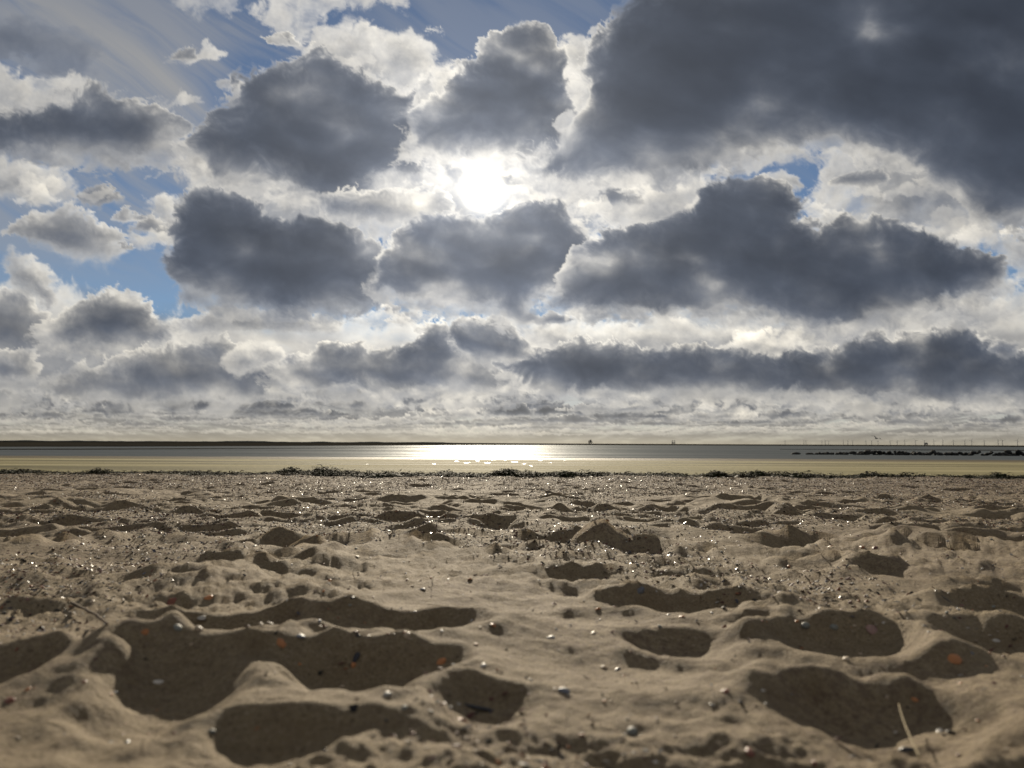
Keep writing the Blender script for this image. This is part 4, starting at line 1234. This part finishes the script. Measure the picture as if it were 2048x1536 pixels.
def turbines():
    HUB, RAD = 84.0, 54.0
    t_v, t_f = cone(4.2, 2.4, -4, HUB, 12)
    n_v, n_f = box(-2.6, 2.6, -4.5, 8, HUB - 2.6, HUB + 2.8)
    h_v, h_f = cone(2.4, 1.0, 0, 4.5, 10)
    b_v = []; st = [(1.5, 1.4, 1.2), (8, 2.8, 1.2), (26, 2.2, .8), (RAD, .7, .3)]
    for r, c, th in st: b_v += [(-c * .4, -th * .5, r), (c * .6, 0, r), (-c * .4, th * .5, r)]
    b_f = [(3 * k + i, 3 * k + (i + 1) % 3, 3 * k + 3 + (i + 1) % 3, 3 * k + 3 + i) for k in range(3) for i in range(3)] + [(2, 1, 0), (9, 10, 11)]

    def mk(nm, V, F): o = mesh_obj(nm, V, F, [TURB_M], smooth=False, link=False); me = o.data; bpy.data.objects.remove(o); return me
    tm, nm_, hm, bmh = mk('tower', t_v, t_f), mk('nacelle', n_v, n_f), mk('hub', h_v, h_f), mk('blade', b_v, b_f)
    zx = [42, 200, 218, 352, 380, 408, 532, 570, 610, 722, 770, 823, 925, 985, 1048, 1138, 1212, 1292, 1367, 1456, 1552, 1610, 1715, 1832, 1868, 1994]
    rs = random.Random(2)
    order = ['first', 'second', 'third', 'fourth', 'fifth', 'sixth', 'seventh', 'eighth', 'ninth', 'tenth', 'eleventh', 'twelfth', 'thirteenth']
    for i, q in enumerate(zx):
        px = 1560 + q / 4.197
        dist = 19500 - 4500 * q / 2000 + rs.uniform(-700, 700)
        x, y = horizon_point(px, dist)
        r = empty('wind_turbine', (x, y, SEA_Z), -math.atan2(x, y) + rs.uniform(-.5, .5))
        for nm, me in (('tower', tm), ('nacelle', nm_)):
            o = bpy.data.objects.new(nm, me); C.objects.link(o); o.parent = r
        hub = bpy.data.objects.new('hub', hm); C.objects.link(hub); hub.parent = r; hub.location = (0, -4.5, HUB); hub.rotation_euler = (math.pi / 2, 0, 0)
        a0 = rs.uniform(0, 2.09)
        for k in range(3):
            b = bpy.data.objects.new('blade', bmh); C.objects.link(b); b.parent = r; b.location = (0, -6.5, HUB); b.rotation_euler = (0, a0 + k * 2.0944, 0)
        n = len(zx)
        lab = f'{order[i]} wind turbine from the left end of the row on the horizon' if i < 13 else f'{order[n - 1 - i]} wind turbine from the right end of the row on the horizon'
        tag(r, lab, 'wind turbine', 'wind turbines along the horizon')


turbines()


def far_craft():
    # two-masted ship under dark sail
    x, y = horizon_point(1181, 2500); r = empty('sailing_ship', (x, y, SEA_Z), .5)
    hv = []; hf = []
    st = [(-8, .3, 1.2, 2.6), (-5, 1.8, .2, 1.9), (1, 2.0, .1, 1.7), (6, 1.5, .3, 2.0), (9, .15, 1.0, 2.8)]
    for X, w, zb, zt in st: hv += [(X, -w, zt), (X, -w * .5, zb), (X, w * .5, zb), (X, w, zt)]
    for k in range(len(st) - 1): hf += [(4 * k + i, 4 * k + (i + 1) % 4, 4 * k + 4 + (i + 1) % 4, 4 * k + 4 + i) for i in range(4)]
    hf += [(3, 2, 1, 0), (16, 17, 18, 19)]
    mesh_obj('hull', hv, hf, [DARK_M], parent=r, smooth=False)
    for X, h in ((2, 15.5), (-4, 13.5)): mesh_obj('mast', *cone(.16, .08, 1.4, h, 8, X, 0), [DARK_M], parent=r)

    def sail(pts, nm, bulge=.5):
        a, b, c, d = (Vector(p) for p in pts); V = []; n = 6
        for s in (0, .07):
            for i in range(n + 1):
                for j in range(n + 1):
                    u, v = i / n, j / n; p = a.lerp(b, u).lerp(d.lerp(c, u), v); p.y += bulge * math.sin(u * math.pi) * math.sin(v * math.pi) + s; V.append(p[:])
        m = (n + 1) ** 2; f = grid_faces(n + 1, n + 1)
        mesh_obj(nm, V, np.concatenate([f, f[:, ::-1] + m]), [SAIL_M], parent=r)
    sail([(1.8, 0, 3), (-3.4, 0, 3.2), (-2.6, 0, 12), (1.8, 0, 15)], 'main_sail'); sail([(-4.2, 0, 3), (-8.4, 0, 3.4), (-7.6, 0, 10), (-4.2, 0, 13)], 'mizzen_sail'); sail([(8.6, 0, 3), (3, 0, 3.4), (2.4, 0, 12.5), (2.5, 0, 14)], 'jib')
    tag(r, 'dark sailing ship on the horizon right of the sun glitter', 'ship')
    # small boat with wheelhouse
    x, y = horizon_point(796, 2900); r = empty('fishing_boat', (x, y, SEA_Z), .1)
    mesh_obj('hull', [(v[0] * .75, v[1], v[2] * .7) for v in hv], hf, [DARK_M], parent=r, smooth=False)
    mesh_obj('wheelhouse', *multi(box(-2.5, 1.4, -1.1, 1.1, 1.2, 3.4), box(-2.7, 1.7, -1.3, 1.3, 3.4, 3.6)), [DARK_M], parent=r, smooth=False)
    mesh_obj('mast', *cone(.12, .06, 3.6, 6.0, 6, -.5, 0), [DARK_M], parent=r)
    tag(r, 'small dark boat on the horizon left of the sun glitter', 'boat')
    # jack-up platform
    x, y = horizon_point(1347, 8200); r = empty('jack_up_platform', (x, y, SEA_Z), .3)
    mesh_obj('deck', *multi(box(-16, 16, -10, 10, 7, 12), box(-12, -2, -6, 6, 12, 17)), [STEEL_M], parent=r, smooth=False)
    for X in (-12.5, 12.5):
        for Y in (-8, 8): mesh_obj('leg', *multi(box(X - 1.3, X + 1.3, Y - 1.3, Y + 1.3, -2, 40)), [STEEL_M], parent=r, smooth=False)
    tag(r, 'platform on tall legs on the horizon between the ship and the turbines', 'platform')
    # transformer station among the turbines
    x, y = horizon_point(1852, 13000); r = empty('transformer_station', (x, y, SEA_Z), .2)
    mesh_obj('topside', *multi(box(-22, 22, -12, 12, 14, 30), box(-10, 14, -10, 10, 30, 36)), [STEEL_M], parent=r, smooth=False)
    for X in (-16, 16): mesh_obj('leg', *box(X - 2, X + 2, -9, 9, -2, 14), [STEEL_M], parent=r, smooth=False)
    tag(r, 'squat offshore transformer station standing among the turbines', 'platform')


far_craft()


def gull():
    dx, dy, dz = (float(v) for v in view_dir(1753, 877)); D = 95.0
    r = empty('gull', (dx * D, dy * D, CAM_Z + dz * D), .6)
    gm = plain('gull_feathers', (.16, .16, .17), .8); wm = plain('gull_wing', (.10, .10, .11), .8)
    V = []; n = 8; st = [(-.26, .012, 0), (-.16, .04, 0), (0, .065, 0), (.12, .055, .01), (.18, .035, .02), (.23, .035, .025), (.26, .012, .02), (.30, .006, .015)]
    for X, rad, z in st: V += [(X, rad * math.cos(2 * math.pi * i / n), z + rad * math.sin(2 * math.pi * i / n)) for i in range(n)]
    F = [(k * n + i, k * n + (i + 1) % n, (k + 1) * n + (i + 1) % n, (k + 1) * n + i) for k in range(len(st) - 1) for i in range(n)]
    mesh_obj('body', V, np.array(F), [gm], parent=r)
    for s in (1, -1):
        W = []; ws = [(.04, .09, -.10, .03), (.22, .10, -.07, .14), (.38, .07, -.07, .17), (.56, -.01, -.10, .13), (.66, -.07, -.10, .09)]
        for yq, xf, xb, z in ws: W += [(xf, s * yq, z), (xb, s * yq, z - .004), ((xf + xb) / 2, s * yq, z + .012)]
        f = [(3 * k + i, 3 * k + (i + 1) % 3, 3 * k + 3 + (i + 1) % 3, 3 * k + 3 + i) for k in range(4) for i in range(3)]
        mesh_obj('wing', W, np.array(f), [wm], parent=r)
    mesh_obj('tail', [(-.22, -.03, 0), (-.22, .03, 0), (-.38, .07, 0), (-.38, -.07, 0), (-.22, 0, .012), (-.38, 0, .008)], [(0, 1, 2, 3), (0, 4, 5, 3)[::-1], (4, 1, 2, 5)[::-1]], [gm], parent=r)
    r.rotation_euler = (.35, -.1, .5)
    tag(r, 'gull flying low over the water at the right with wings raised', 'bird')


gull()
